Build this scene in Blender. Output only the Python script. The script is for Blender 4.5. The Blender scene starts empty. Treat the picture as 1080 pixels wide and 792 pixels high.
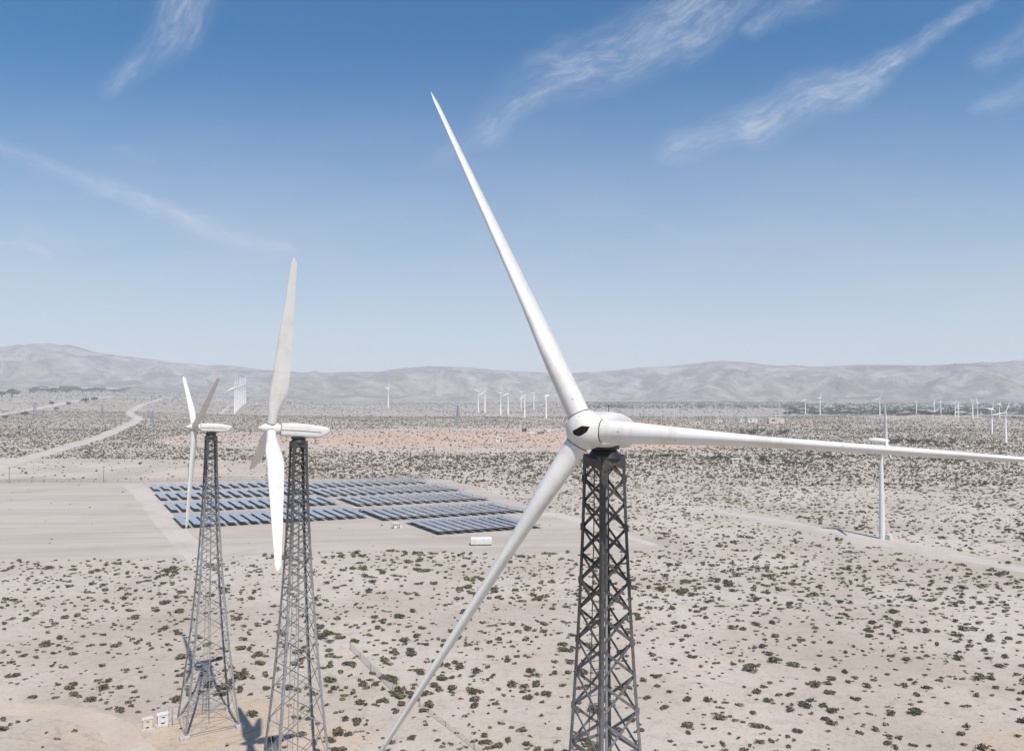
import bpy, bmesh, math, random
import numpy as np
from mathutils import Vector, Matrix, noise as mnoise

rnd = random.Random(11)
rng = np.random.default_rng(5)
SC = bpy.context.scene
COL = SC.collection
R = math.radians

# ------------------------------------------------------------------ camera, sky, sun, exposure
CAM_H = 36.0
FOC = 800.0 / 1080.0 * 36.0
PITCH = math.atan(20 / 800)
cd = bpy.data.cameras.new('camera'); cam = bpy.data.objects.new('camera', cd); COL.objects.link(cam)
cam.location = (0, 0, CAM_H); cam.rotation_euler = (R(90) + PITCH, 0, 0)
cd.sensor_width = 36.0; cd.lens = FOC; cd.clip_start = 0.5; cd.clip_end = 60000
SC.camera = cam

SUN_AZ, SUN_EL = 22.5, 57.0            # sun stands behind the camera, to its right
sd = bpy.data.lights.new('sun', 'SUN'); sun = bpy.data.objects.new('sun', sd); COL.objects.link(sun)
sd.energy = 4.2; sd.angle = R(0.53); sd.color = (1.0, 0.945, 0.865)
sv = Vector((math.sin(R(SUN_AZ)) * math.cos(R(SUN_EL)), -math.cos(R(SUN_AZ)) * math.cos(R(SUN_EL)), math.sin(R(SUN_EL))))
sun.rotation_euler = sv.to_track_quat('Z', 'Y').to_euler()
sun.location = (60, -100, 120)

world = bpy.data.worlds.new('World'); SC.world = world; world.use_nodes = True
WSTR = 0.088
SC.view_settings.view_transform = 'Standard'; SC.view_settings.look = 'None'
SC.view_settings.exposure = 0.38; SC.view_settings.gamma = 1.0; SC.view_settings.use_curve_mapping = False
SC.cycles.use_denoising = True
SC.cycles.volume_bounces = 1
SC.cycles.max_bounces = 6
SC.cycles.diffuse_bounces = 3


class NT:
    """small helper for node trees"""
    def __init__(s, tree):
        s.t = tree; s.t.nodes.clear()
    def n(s, kind, **kw):
        d = s.t.nodes.new(kind)
        for k, v in kw.items(): setattr(d, k, v)
        return d
    def l(s, a, b): s.t.links.new(a, b)
    def put(s, sock, v):
        if isinstance(v, bpy.types.NodeSocket): s.l(v, sock)
        else: sock.default_value = v
    def m(s, op, a, b=0.0, c=0.0, clamp=False):
        d = s.n('ShaderNodeMath', operation=op, use_clamp=clamp)
        s.put(d.inputs[0], a); s.put(d.inputs[1], b); s.put(d.inputs[2], c)
        return d.outputs[0]
    def mix(s, f, a, b):
        d = s.n('ShaderNodeMix', data_type='RGBA')
        s.put(d.inputs[0], f); s.put(d.inputs[6], a); s.put(d.inputs[7], b)
        return d.outputs[2]
    def ss(s, v, lo, hi, a=0.0, b=1.0):
        d = s.n('ShaderNodeMapRange', interpolation_type='SMOOTHSTEP')
        s.put(d.inputs[0], v); d.inputs[1].default_value = lo; d.inputs[2].default_value = hi
        d.inputs[3].default_value = a; d.inputs[4].default_value = b
        return d.outputs[0]
    def noise(s, vec, scale, detail=4.0, rough=0.55, dist=0.0):
        d = s.n('ShaderNodeTexNoise'); 
        if vec is not None: s.l(vec, d.inputs['Vector'])
        d.inputs['Scale'].default_value = scale; d.inputs['Detail'].default_value = detail
        d.inputs['Roughness'].default_value = rough; d.inputs['Distortion'].default_value = dist
        return d.outputs[0]
    def xyz(s, x, y, z=0.0):
        d = s.n('ShaderNodeCombineXYZ')
        s.put(d.inputs[0], x); s.put(d.inputs[1], y); s.put(d.inputs[2], z)
        return d.outputs[0]


def build_world():
    w = NT(world.node_tree)
    sky = w.n('ShaderNodeTexSky', sky_type='NISHITA')
    sky.sun_disc = False; sky.sun_elevation = R(SUN_EL); sky.sun_rotation = R(180 - SUN_AZ)
    sky.altitude = 200; sky.air_density = 1.0; sky.dust_density = 1.0; sky.ozone_density = 2.0
    g = w.n('ShaderNodeTexCoord').outputs['Generated']
    sp = w.n('ShaderNodeSeparateXYZ'); w.l(g, sp.inputs[0])
    yy = w.m('MAXIMUM', sp.outputs[1], 0.05)
    u = w.m('DIVIDE', sp.outputs[0], yy); v = w.m('DIVIDE', sp.outputs[2], yy)
    # thin cirrus in the real directions of the sky: strokes along segments, broken up by fibres of noise
    uv = w.xyz(u, v, 0.0)
    wn = w.n('ShaderNodeTexNoise'); w.l(uv, wn.inputs['Vector']); wn.inputs['Scale'].default_value = 9; wn.inputs['Detail'].default_value = 5
    sc_ = w.n('ShaderNodeVectorMath', operation='MULTIPLY_ADD'); w.l(wn.outputs['Color'], sc_.inputs[0])
    sc_.inputs[1].default_value = (0.055, 0.055, 0); w.l(uv, sc_.inputs[2])
    sp2 = w.n('ShaderNodeSeparateXYZ'); w.l(sc_.outputs[0], sp2.inputs[0])
    U = w.m('SUBTRACT', sp2.outputs[0], 0.0275); V = w.m('SUBTRACT', sp2.outputs[1], 0.0275)
    strokes = [  # x0,y0,x1,y1 in degrees-like picture units, width at each end, strength, fibre angle
        (215, -45, 178, 28, 26, 17, .50), (178, 28, 112, 84, 16, 8, .30),
        (-30, 146, 110, 192, 7, 7, .26), (105, 190, 210, 236, 7, 8, .46), (200, 233, 310, 266, 8, 5, .46),
        (790, -30, 690, 38, 30, 26, .55), (690, 38, 600, 70, 26, 26, .46), (640, 60, 515, 128, 10, 13, .34),
        (880, -20, 800, 22, 16, 10, .28),
        (1060, -14, 955, 58, 5, 9, .40), (955, 58, 890, 92, 10, 17, .62), (890, 92, 790, 128, 17, 18, .50), (800, 120, 715, 156, 18, 12, .36),
        (1110, 30, 1040, 62, 16, 10, .24), (1110, 85, 1030, 112, 13, 8, .24),
        (-40, 256, 52, 262, 4, 3, .34), (20, 244, 130, 252, 9, 5, .12), (700, 232, 750, 256, 5, 3, .14), (560, 90, 470, 156, 20, 8, .10),
        (120, 150, 160, 164, 4, 3, .13)]
    tot = None
    for (x0, y0, x1, y1, w0, w1, k) in strokes:
        ax, ay = (x0 - 540) / 800, (416 - y0) / 800
        bx, by = (x1 - 540) / 800, (416 - y1) / 800
        L = math.hypot(bx - ax, by - ay); dx, dy = (bx - ax) / L, (by - ay) / L
        du = w.m('SUBTRACT', U, ax); dv = w.m('SUBTRACT', V, ay)
        s = w.m('ADD', w.m('MULTIPLY', du, dx), w.m('MULTIPLY', dv, dy))
        t = w.m('SUBTRACT', w.m('MULTIPLY', dv, dx), w.m('MULTIPLY', du, dy))
        sn = w.m('DIVIDE', s, L)
        sc = w.m('MINIMUM', w.m('MAXIMUM', sn, 0.0), 1.0)
        over = w.m('MULTIPLY', w.m('SUBTRACT', sn, sc), L * 0.8)
        wid = w.m('MULTIPLY_ADD', sc, (w1 - w0) / 800, w0 / 800)
        d = w.m('DIVIDE', w.m('SQRT', w.m('ADD', w.m('MULTIPLY', t, t), w.m('MULTIPLY', over, over))), wid)
        fib = w.noise(w.xyz(w.m('MULTIPLY', s, 20), w.m('MULTIPLY', t, 62), ax * 20), 1.0, 7.0, 0.66)
        fine = w.noise(w.xyz(w.m('MULTIPLY', s, 34), w.m('MULTIPLY', t, 210), ax * 9), 1.0, 4.0, 0.7)
        den = w.m('MULTIPLY', w.ss(d, 2.0, 0.0, 0.0, k), w.m('MULTIPLY', w.ss(fib, 0.28, 0.76, 0.22, 1.0), w.ss(fine, 0.28, 0.74, 0.55, 1.12)))
        tot = den if tot is None else w.m('MAXIMUM', tot, den)
    tot = w.m('MULTIPLY', w.m('MINIMUM', w.m('MULTIPLY', tot, 1.0), 0.72), w.ss(sp.outputs[1], 0.06, 0.2))
    hs = w.n('ShaderNodeHueSaturation'); w.l(sky.outputs[0], hs.inputs['Color']); hs.inputs['Saturation'].default_value = 1.56; hs.inputs['Hue'].default_value = 0.497
    # thin high veil that thickens towards the horizon
    veil = w.m('MULTIPLY', w.ss(v, 0.50, 0.07, 0.0, 0.60), w.ss(w.noise(w.xyz(w.m('MULTIPLY', U, 1.6), w.m('MULTIPLY', V, 5.0)), 2.2, 5.0, 0.6), 0.25, 0.75, 0.82, 1.12))
    base = w.mix(veil, hs.outputs[0], (4.9, 5.1, 5.6, 1))
    mixc = w.mix(tot, base, (6.6, 6.9, 7.4, 1))
    bg = w.n('ShaderNodeBackground'); w.l(mixc, bg.inputs[0]); bg.inputs[1].default_value = WSTR
    out = w.n('ShaderNodeOutputWorld'); w.l(bg.outputs[0], out.inputs[0])


build_world()

# ------------------------------------------------------------------ helpers
def tag(o, label=None, cat=None, group=None, kind=None):
    if label: o['label'] = label
    if cat: o['category'] = cat
    if group: o['group'] = group
    if kind: o['kind'] = kind
    return o


def empty(name, loc, rz=0.0):
    o = bpy.data.objects.new(name, None); COL.objects.link(o)
    o.location = loc; o.rotation_euler = (0, 0, rz); o.empty_display_size = 0.5
    return o


def copy_tree(o, parent=None):
    c = o.copy(); COL.objects.link(c); c.parent = parent
    for ch in list(o.children): copy_tree(ch, c)
    return c


class MB:
    def __init__(s): s.v = []; s.f = []; s.mi = []
    def add(s, vs, fs, mi=0):
        b = len(s.v); s.v += [tuple(p) for p in vs]
        s.f += [tuple(b + i for i in f) for f in fs]; s.mi += [mi] * len(fs)
        return s
    def box(s, c, size, rot=None, mi=0):
        hx, hy, hz = size[0] / 2, size[1] / 2, size[2] / 2
        P = [Vector((x, y, z)) for x in (-hx, hx) for y in (-hy, hy) for z in (-hz, hz)]
        if rot is not None: P = [rot @ p for p in P]
        P = [p + Vector(c) for p in P]
        return s.add(P, [(0, 1, 3, 2), (4, 6, 7, 5), (0, 4, 5, 1), (2, 3, 7, 6), (0, 2, 6, 4), (1, 5, 7, 3)], mi)
    def bar(s, a, b, w, t=None, side=None, mi=0):
        a, b = Vector(a), Vector(b); t = t or w
        d = (b - a).normalized()
        sd_ = Vector(side) if side is not None else (Vector((0, 0, 1)) if abs(d.z) < 0.9 else Vector((1, 0, 0)))
        e1 = (sd_ - d * sd_.dot(d)).normalized(); e2 = d.cross(e1)
        P = [q + e1 * (i * t / 2) + e2 * (j * w / 2) for q in (a, b) for i, j in ((-1, -1), (1, -1), (1, 1), (-1, 1))]
        return s.add(P, [(0, 3, 2, 1), (4, 5, 6, 7), (0, 1, 5, 4), (1, 2, 6, 5), (2, 3, 7, 6), (3, 0, 4, 7)], mi)
    def tube(s, pts, rad, n=8, mi=0, cap=True):
        rad = rad if isinstance(rad, (list, tuple)) else [rad] * len(pts)
        pts = [Vector(p) for p in pts]; rings = []
        for i, p in enumerate(pts):
            d = (pts[min(i + 1, len(pts) - 1)] - pts[max(i - 1, 0)]).normalized()
            up = Vector((0, 0, 1)) if abs(d.z) < 0.95 else Vector((1, 0, 0))
            e1 = (up - d * up.dot(d)).normalized(); e2 = d.cross(e1)
            rings.append([p + (e1 * math.cos(2 * math.pi * k / n) + e2 * math.sin(2 * math.pi * k / n)) * rad[i] for k in range(n)])
        return s.loft(rings, mi, cap)
    def loft(s, rings, mi=0, cap=True):
        n = len(rings[0]); b = len(s.v)
        for r in rings: s.v += [tuple(p) for p in r]
        F = []
        for i in range(len(rings) - 1):
            for k in range(n):
                k2 = (k + 1) % n
                F.append((b + i * n + k, b + i * n + k2, b + (i + 1) * n + k2, b + (i + 1) * n + k))
        if cap:
            F.append(tuple(b + k for k in reversed(range(n)))); F.append(tuple(b + (len(rings) - 1) * n + k for k in range(n)))
        s.f += F; s.mi += [mi] * len(F)
        return s
    def build(s, name, mats, parent=None, smooth=False, fix=True):
        me = bpy.data.meshes.new(name); me.from_pydata(s.v, [], s.f)
        for m in (mats if isinstance(mats, (list, tuple)) else [mats]): me.materials.append(m)
        me.polygons.foreach_set('material_index', s.mi)
        if fix:
            bm = bmesh.new(); bm.from_mesh(me); bmesh.ops.recalc_face_normals(bm, faces=bm.faces); bm.to_mesh(me); bm.free()
        if smooth:
            me.polygons.foreach_set('use_smooth', [True] * len(me.polygons))
            try: me.set_sharp_from_angle(angle=R(smooth if smooth is not True else 40))
            except Exception: pass
        me.update()
        o = bpy.data.objects.new(name, me); COL.objects.link(o)
        if parent is not None: o.parent = parent
        return o


# ------------------------------------------------------------------ the lie of the land, and the picture's rays onto it
def sstep(a, b, x):
    t = np.clip((x - a) / (b - a), 0, 1); return t * t * (3 - 2 * t)


def gz(x, y):
    x = np.asarray(x, float); y = np.asarray(y, float)
    r = np.maximum(y, 1.0)
    left = sstep(0.22, 0.62, -x / r)
    z = left * 0.025 * np.maximum(r - 700, 0) * sstep(0, 900, r - 700)
    z = z + 8.5 * np.exp(-((x - 620) / 85) ** 2 - ((y - 1120) / 130) ** 2)      # tan rise among the right-hand turbines
    z = np.where(y < 50, 0, z)
    return z


CP, SP = math.cos(PITCH), math.sin(PITCH)


def ray(px, py):
    a, b = (px - 540) / 800, (396 - py) / 800
    return Vector((a, CP - b * SP, SP + b * CP))


def at(px, py, far=3450):
    """ground point seen at a place of the photograph"""
    d = ray(px, py)
    if d.z > -1e-5: t = far
    else: t = min(CAM_H / -d.z, far)
    lo, hi = 10.0, t
    f = lambda q: CAM_H + d.z * q - float(gz(d.x * q, d.y * q))
    if f(hi) < 0:
        prev = lo
        for q in np.geomspace(lo, hi, 400):
            if f(q) < 0: hi = q; lo = prev; break
            prev = q
        for _ in range(40):
            mid = (lo + hi) / 2
            if f(mid) > 0: lo = mid
            else: hi = mid
        t = hi
    return Vector((d.x * t, d.y * t, float(gz(d.x * t, d.y * t))))


def proj(p):
    z = p[2] - CAM_H; d = p[1] * CP + z * SP; u = -p[1] * SP + z * CP
    return 540 + 800 * p[0] / d, 396 - 800 * u / d


def height_at(px, py, base):
    """world height of something at that pixel standing over base"""
    d = ray(px, py); return CAM_H + d.z / d.y * base[1]


# ------------------------------------------------------------------ materials
def pbsdf(n, rough=0.6, spec=0.4, metal=0.0):
    b = n.n('ShaderNodeBsdfPrincipled'); b.inputs['Roughness'].default_value = rough
    b.inputs['Metallic'].default_value = metal; b.inputs['Specular IOR Level'].default_value = spec
    o = n.n('ShaderNodeOutputMaterial'); n.l(b.outputs[0], o.inputs[0])
    return b


def mat(name, col, rough=0.6, spec=0.4, metal=0.0, var=0.12, scale=3.0, bump=0.0, bscale=20.0):
    m = bpy.data.materials.new(name); m.use_nodes = True; n = NT(m.node_tree)
    b = pbsdf(n, rough, spec, metal)
    tc = n.n('ShaderNodeTexCoord').outputs['Object']
    k = n.ss(n.noise(tc, scale, 5), 0.3, 0.7)
    lo = tuple(c * (1 - var) for c in col) + (1,); hi = tuple(min(c * (1 + var), 1) for c in col) + (1,)
    n.l(n.mix(k, lo, hi), b.inputs['Base Color'])
    if bump:
        bp = n.n('ShaderNodeBump'); bp.inputs['Strength'].default_value = bump
        n.l(n.noise(tc, bscale, 3), bp.inputs['Height']); n.l(bp.outputs[0], b.inputs['Normal'])
    return m


def m_white(name, col=(0.63, 0.622, 0.60), specks=0.0, grime=0.14):
    m = bpy.data.materials.new(name); m.use_nodes = True; n = NT(m.node_tree)
    b = pbsdf(n, 0.42, 0.45)
    tc = n.n('ShaderNodeTexCoord').outputs['Object']
    k = n.ss(n.noise(tc, 0.8, 6, 0.62), 0.45, 0.75)
    c = n.mix(n.m('MULTIPLY', k, grime * 3.4), col + (1,), (0.44, 0.40, 0.34, 1))
    sm = n.n('ShaderNodeMapping'); n.l(tc, sm.inputs['Vector']); sm.inputs['Scale'].default_value = (3.0, 3.0, 0.45)
    c = n.mix(n.m('MULTIPLY', n.ss(n.noise(sm.outputs[0], 1.5, 6, 0.7), 0.56, 0.74), grime * 2.2), c, (0.36, 0.31, 0.25, 1))
    if specks:
        v = n.n('ShaderNodeTexVoronoi'); v.inputs['Scale'].default_value = 3.1; n.l(tc, v.inputs['Vector'])
        sep = n.n('ShaderNodeSeparateXYZ'); n.l(v.outputs['Color'], sep.inputs[0])
        spot = n.m('MULTIPLY', n.ss(v.outputs['Distance'], 0.115, 0.06), n.m('GREATER_THAN', sep.outputs[0], 0.25))
        chip = n.m('MULTIPLY', n.ss(n.noise(tc, 9, 3, 0.7), 0.69, 0.74), 0.7)
        c = n.mix(n.m('MULTIPLY', n.m('MAXIMUM', spot, chip), specks), c, (0.22, 0.17, 0.13, 1))
    n.l(c, b.inputs['Base Color'])
    n.l(n.ss(n.noise(tc, 5, 3), 0.3, 0.7, 0.36, 0.52), b.inputs['Roughness'])
    return m


def m_steel(name, top, full, none):
    """galvanised steel, rust blooms, and the old oil stain that runs down from the yaw bearing"""
    m = bpy.data.materials.new(name); m.use_nodes = True; n = NT(m.node_tree)
    b = pbsdf(n, 0.5, 0.4, 0.25)
    tc = n.n('ShaderNodeTexCoord').outputs['Object']
    sp = n.n('ShaderNodeSeparateXYZ'); n.l(tc, sp.inputs[0])
    nz = n.noise(tc, 1.3, 5, 0.6)
    zz = n.m('ADD', sp.outputs[2], n.m('MULTIPLY', n.m('SUBTRACT', nz, 0.5), 7.0))
    st = n.ss(zz, top - none, top - full, 0.0, 0.88)
    base = n.mix(n.ss(n.noise(tc, 6, 4), 0.35, 0.7), (0.20, 0.205, 0.215, 1), (0.31, 0.315, 0.32, 1))
    rust = n.mix(n.m('MULTIPLY', n.ss(n.noise(tc, 2.2, 6, 0.7), 0.54, 0.70), 0.85), base, (0.19, 0.115, 0.075, 1))
    n.l(n.mix(st, rust, n.mix(n.ss(n.noise(tc, 4, 5, .7), .5, .68), (0.032, 0.029, 0.027, 1), (0.095, 0.074, 0.060, 1))), b.inputs['Base Color'])
    n.l(n.ss(n.noise(tc, 8, 3), 0.3, 0.7, 0.42, 0.62), b.inputs['Roughness'])
    return m


def m_ground():
    m = bpy.data.materials.new('desert sand'); m.use_nodes = True; n = NT(m.node_tree)
    b = pbsdf(n, 0.95, 0.12)
    geo = n.n('ShaderNodeNewGeometry').outputs['Position']
    sp = n.n('ShaderNodeSeparateXYZ'); n.l(geo, sp.inputs[0])
    X, Y = sp.outputs[0], sp.outputs[1]
    pale = (0.480, 0.424, 0.368, 1); mid = (0.365, 0.314, 0.264, 1)
    c = n.mix(n.ss(n.noise(geo, 0.030, 6, 0.6), 0.32, 0.70), pale, mid)
    c = n.mix(n.m('MULTIPLY', n.ss(n.noise(geo, 0.012, 5, 0.6, 0.6), 0.52, 0.70), 0.55), c, (0.50, 0.445, 0.395, 1))
    # washes
    st = n.xyz(n.m('MULTIPLY', X, 0.35), n.m('MULTIPLY', Y, 1.4), 0)
    c = n.mix(n.m('MULTIPLY', n.ss(n.noise(st, 0.022, 5, 0.6, 1.2), 0.55, 0.66), 0.5), c, (0.49, 0.45, 0.41, 1))
    # reddish bare earth: blobs with ragged edges (place, size, colour of the soil itself)
    rag = n.m('MULTIPLY', n.m('SUBTRACT', n.noise(geo, 0.012, 6, 0.7), 0.5), 1.6)
    ragn = n.m('MULTIPLY', n.m('SUBTRACT', n.noise(geo, 0.25, 6, 0.7), 0.5), 1.7)
    def blob(c, x, y, rx, ry, ang, col, k, near=False):
        ca, sa = math.cos(ang), math.sin(ang)
        dx = n.m('SUBTRACT', X, x); dy = n.m('SUBTRACT', Y, y)
        a = n.m('DIVIDE', n.m('ADD', n.m('MULTIPLY', dx, ca), n.m('MULTIPLY', dy, sa)), rx)
        e = n.m('DIVIDE', n.m('SUBTRACT', n.m('MULTIPLY', dy, ca), n.m('MULTIPLY', dx, sa)), ry)
        r = n.m('ADD', n.m('SQRT', n.m('ADD', n.m('MULTIPLY', a, a), n.m('MULTIPLY', e, e))), ragn if near else rag)
        return n.mix(n.ss(r, 1.15, 0.55, 0.0, k), c, col + (1,))
    pink = (0.50, 0.355, 0.275)
    c = blob(c, -40, 640, 210, 140, 0.0, pink, 0.85)
    c = blob(c, 110, 560, 130, 70, 0.1, pink, 0.7)
    c = blob(c, -300, 640, 110, 60, 0.0, pink, 0.5)
    c = blob(c, 190, 1000, 60, 60, 0.0, (0.50, 0.32, 0.22), 0.85)
    c = blob(c, 330, 930, 90, 40, 0.0, (0.50, 0.36, 0.27), 0.7)
    c = blob(c, 620, 1100, 110, 150, 0.0, (0.48, 0.40, 0.34), 0.7)
    # trampled sandy pad round the left tower and its service track
    c = blob(c, -31, 84, 9.5, 8, 0.5, (0.445, 0.345, 0.255), 0.8, True)
    c = blob(c, -42, 80, 10, 5.5, 0.3, (0.455, 0.365, 0.28), 0.75, True)
    c = blob(c, -22, 78, 9, 6, 0.4, (0.47, 0.36, 0.27), 0.6, True)
    c = blob(c, -50, 76, 7, 3, 0.3, (0.33, 0.31, 0.29), 0.5, True)
    c = blob(c, 52, 80, 5, 3, 0.3, (0.46, 0.35, 0.26), 0.5, True)
    # tyre ruts worn round the pad
    for (cx, cy, r0) in ((-37, 92, 13.5), (-37, 92, 15.2), (-30, 66, 12.0), (-30, 66, 13.7), (-58, 52, 27.0), (-58, 52, 28.7)):
        dx = n.m('SUBTRACT', X, cx); dy = n.m('SUBTRACT', Y, cy)
        rr_ = n.m('ABSOLUTE', n.m('SUBTRACT', n.m('SQRT', n.m('ADD', n.m('MULTIPLY', dx, dx), n.m('MULTIPLY', dy, dy))), n.m('MULTIPLY_ADD', n.noise(geo, 0.12, 3), 3.0, r0 - 1.5)))
        c = n.mix(n.m('MULTIPLY', n.ss(rr_, 0.34, 0.10), n.ss(n.noise(geo, 0.3, 3), 0.40, 0.60, 0.05, 0.55)), c, (0.31, 0.25, 0.195, 1))
    # gravel and crust
    c = n.mix(n.m('MULTIPLY', n.ss(n.noise(geo, 0.55, 7, 0.76), 0.48, 0.68), 0.55), c, (0.27, 0.235, 0.205, 1))
    c = n.mix(n.m('MULTIPLY', n.ss(n.noise(geo, 2.2, 5, 0.8), 0.53, 0.66), 0.6), c, (0.225, 0.205, 0.18, 1))
    # beyond the single shrubs the scrub shows only as fine dark speckle on the soil
    dist = n.m('SQRT', n.m('ADD', n.m('MULTIPLY', X, X), n.m('MULTIPLY', Y, Y)))
    v = n.noise(geo, 0.16, 3, 0.6)
    patch = n.ss(n.noise(geo, 0.0022, 4, 0.6), 0.36, 0.62, 0.55, 1.0)
    fark = n.m('MULTIPLY', n.m('MULTIPLY', n.ss(v, 0.45, 0.57, 0.12, 0.75), patch), n.ss(dist, 950, 1500))
    c = n.mix(fark, c, (0.105, 0.10, 0.075, 1))
    n.l(c, b.inputs['Base Color'])
    bp = n.n('ShaderNodeBump'); bp.inputs['Strength'].default_value = 0.6; bp.inputs['Distance'].default_value = 0.25
    h = n.m('ADD', n.noise(geo, 0.5, 6, 0.65), n.m('MULTIPLY', n.noise(geo, 4.0, 4, 0.7), 0.25))
    n.l(h, bp.inputs['Height']); n.l(bp.outputs[0], b.inputs['Normal'])
    return m


def m_graded(name, a, b_, streak=True, ang=0.0):
    m = bpy.data.materials.new(name); m.use_nodes = True; n = NT(m.node_tree)
    b = pbsdf(n, 0.95, 0.1)
    geo = n.n('ShaderNodeNewGeometry').outputs['Position']
    rt = n.n('ShaderNodeVectorRotate', rotation_type='Z_AXIS'); n.l(geo, rt.inputs['Vector']); rt.inputs['Angle'].default_value = ang
    sp = n.n('ShaderNodeSeparateXYZ'); n.l(rt.outputs[0], sp.inputs[0])
    st = n.xyz(n.m('MULTIPLY', sp.outputs[0], 0.10), sp.outputs[1], 0)
    c = n.mix(n.ss(n.noise(st if streak else geo, 0.13, 6, 0.62, 0.4), 0.36, 0.66), a + (1,), b_ + (1,))
    c = n.mix(n.m('MULTIPLY', n.ss(n.noise(geo, 0.07, 5, 0.65), 0.50, 0.72), 0.5), c, (0.325, 0.28, 0.24, 1))
    c = n.mix(n.m('MULTIPLY', n.ss(n.noise(geo, 1.6, 6, 0.8), 0.52, 0.66), 0.55), c, (0.28, 0.245, 0.215, 1))
    n.l(c, b.inputs['Base Color'])
    bp = n.n('ShaderNodeBump'); bp.inputs['Strength'].default_value = 0.35; bp.inputs['Distance'].default_value = 0.15
    n.l(n.noise(st if streak else geo, 0.8, 5, 0.6), bp.inputs['Height']); n.l(bp.outputs[0], b.inputs['Normal'])
    return m


def m_rock():
    m = bpy.data.materials.new('desert mountain rock'); m.use_nodes = True; n = NT(m.node_tree)
    b = pbsdf(n, 0.95, 0.1)
    geo = n.n('ShaderNodeNewGeometry').outputs['Position']
    c = n.mix(n.ss(n.noise(geo, 0.0058, 8, 0.68, 0.8), 0.38, 0.66), (0.18, 0.148, 0.125, 1), (0.43, 0.385, 0.335, 1))
    c = n.mix(n.m('MULTIPLY', n.ss(n.noise(geo, 0.0018, 5, 0.6, 0.5), 0.55, 0.68), 0.6), c, (0.44, 0.40, 0.34, 1))
    c = n.mix(n.m('MULTIPLY', n.ss(n.noise(geo, 0.02, 6, 0.7), 0.52, 0.66), 0.5), c, (0.15, 0.135, 0.115, 1))
    n.l(c, b.inputs['Base Color'])
    bp = n.n('ShaderNodeBump'); bp.inputs['Strength'].default_value = 1.0; bp.inputs['Distance'].default_value = 70
    n.l(n.noise(geo, 0.0066, 9, 0.7, 0.4), bp.inputs['Height']); n.l(bp.outputs[0], b.inputs['Normal'])
    return m


def m_leaf(name, use_attr=False, cols=((0.110, 0.104, 0.050), (0.125, 0.105, 0.076), (0.088, 0.086, 0.062))):
    m = bpy.data.materials.new(name); m.use_nodes = True; n = NT(m.node_tree)
    b = pbsdf(n, 0.85, 0.15)
    if use_attr:
        a = n.n('ShaderNodeAttribute'); a.attribute_name = 'plant'; r = a.outputs['Fac']
    else: r = n.n('ShaderNodeObjectInfo').outputs['Random']
    cr = n.n('ShaderNodeValToRGB'); n.l(r, cr.inputs[0])
    cr.color_ramp.elements[0].color = cols[0] + (1,); cr.color_ramp.elements[1].color = cols[2] + (1,)
    e = cr.color_ramp.elements.new(0.55); e.color = cols[1] + (1,)
    isl = n.n('ShaderNodeNewGeometry').outputs['Random Per Island']
    hs = n.n('ShaderNodeHueSaturation'); n.l(cr.outputs[0], hs.inputs['Color'])
    n.l(n.ss(isl, 0, 1, 0.55, 1.6), hs.inputs['Value'])
    n.l(hs.outputs[0], b.inputs['Base Color'])
    return m


def m_panel():
    m = bpy.data.materials.new('photovoltaic glass'); m.use_nodes = True; n = NT(m.node_tree)
    b = pbsdf(n, 0.22, 0.8)
    tc = n.n('ShaderNodeTexCoord').outputs['Object']
    sp = n.n('ShaderNodeSeparateXYZ'); n.l(tc, sp.inputs[0])
    fx = n.m('ABSOLUTE', n.m('SUBTRACT', n.m('FRACT', n.m('DIVIDE', sp.outputs[1], 1.0)), 0.5))
    fy = n.m('ABSOLUTE', n.m('SUBTRACT', n.m('FRACT', n.m('ADD', n.m('DIVIDE', sp.outputs[0], 1.0), 0.5)), 0.5))
    line = n.m('MAXIMUM', n.m('GREATER_THAN', fx, 0.475), n.m('GREATER_THAN', fy, 0.478))
    rnd_ = n.n('ShaderNodeObjectInfo').outputs['Random']
    c = n.mix(rnd_, (0.165, 0.205, 0.28, 1), (0.20, 0.24, 0.315, 1))  # cell colour raised above its dark blue to carry reflected sky
    c = n.mix(n.ss(n.noise(tc, 0.5, 3), 0.35, 0.65), c, (0.25, 0.275, 0.325, 1))     # dust film, its blue lightened with painted sky reflection
    n.l(n.mix(line, c, (0.36, 0.37, 0.39, 1)), b.inputs['Base Color'])
    n.l(n.m('MULTIPLY_ADD', line, 0.25, 0.16), b.inputs['Roughness'])
    return m


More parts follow.
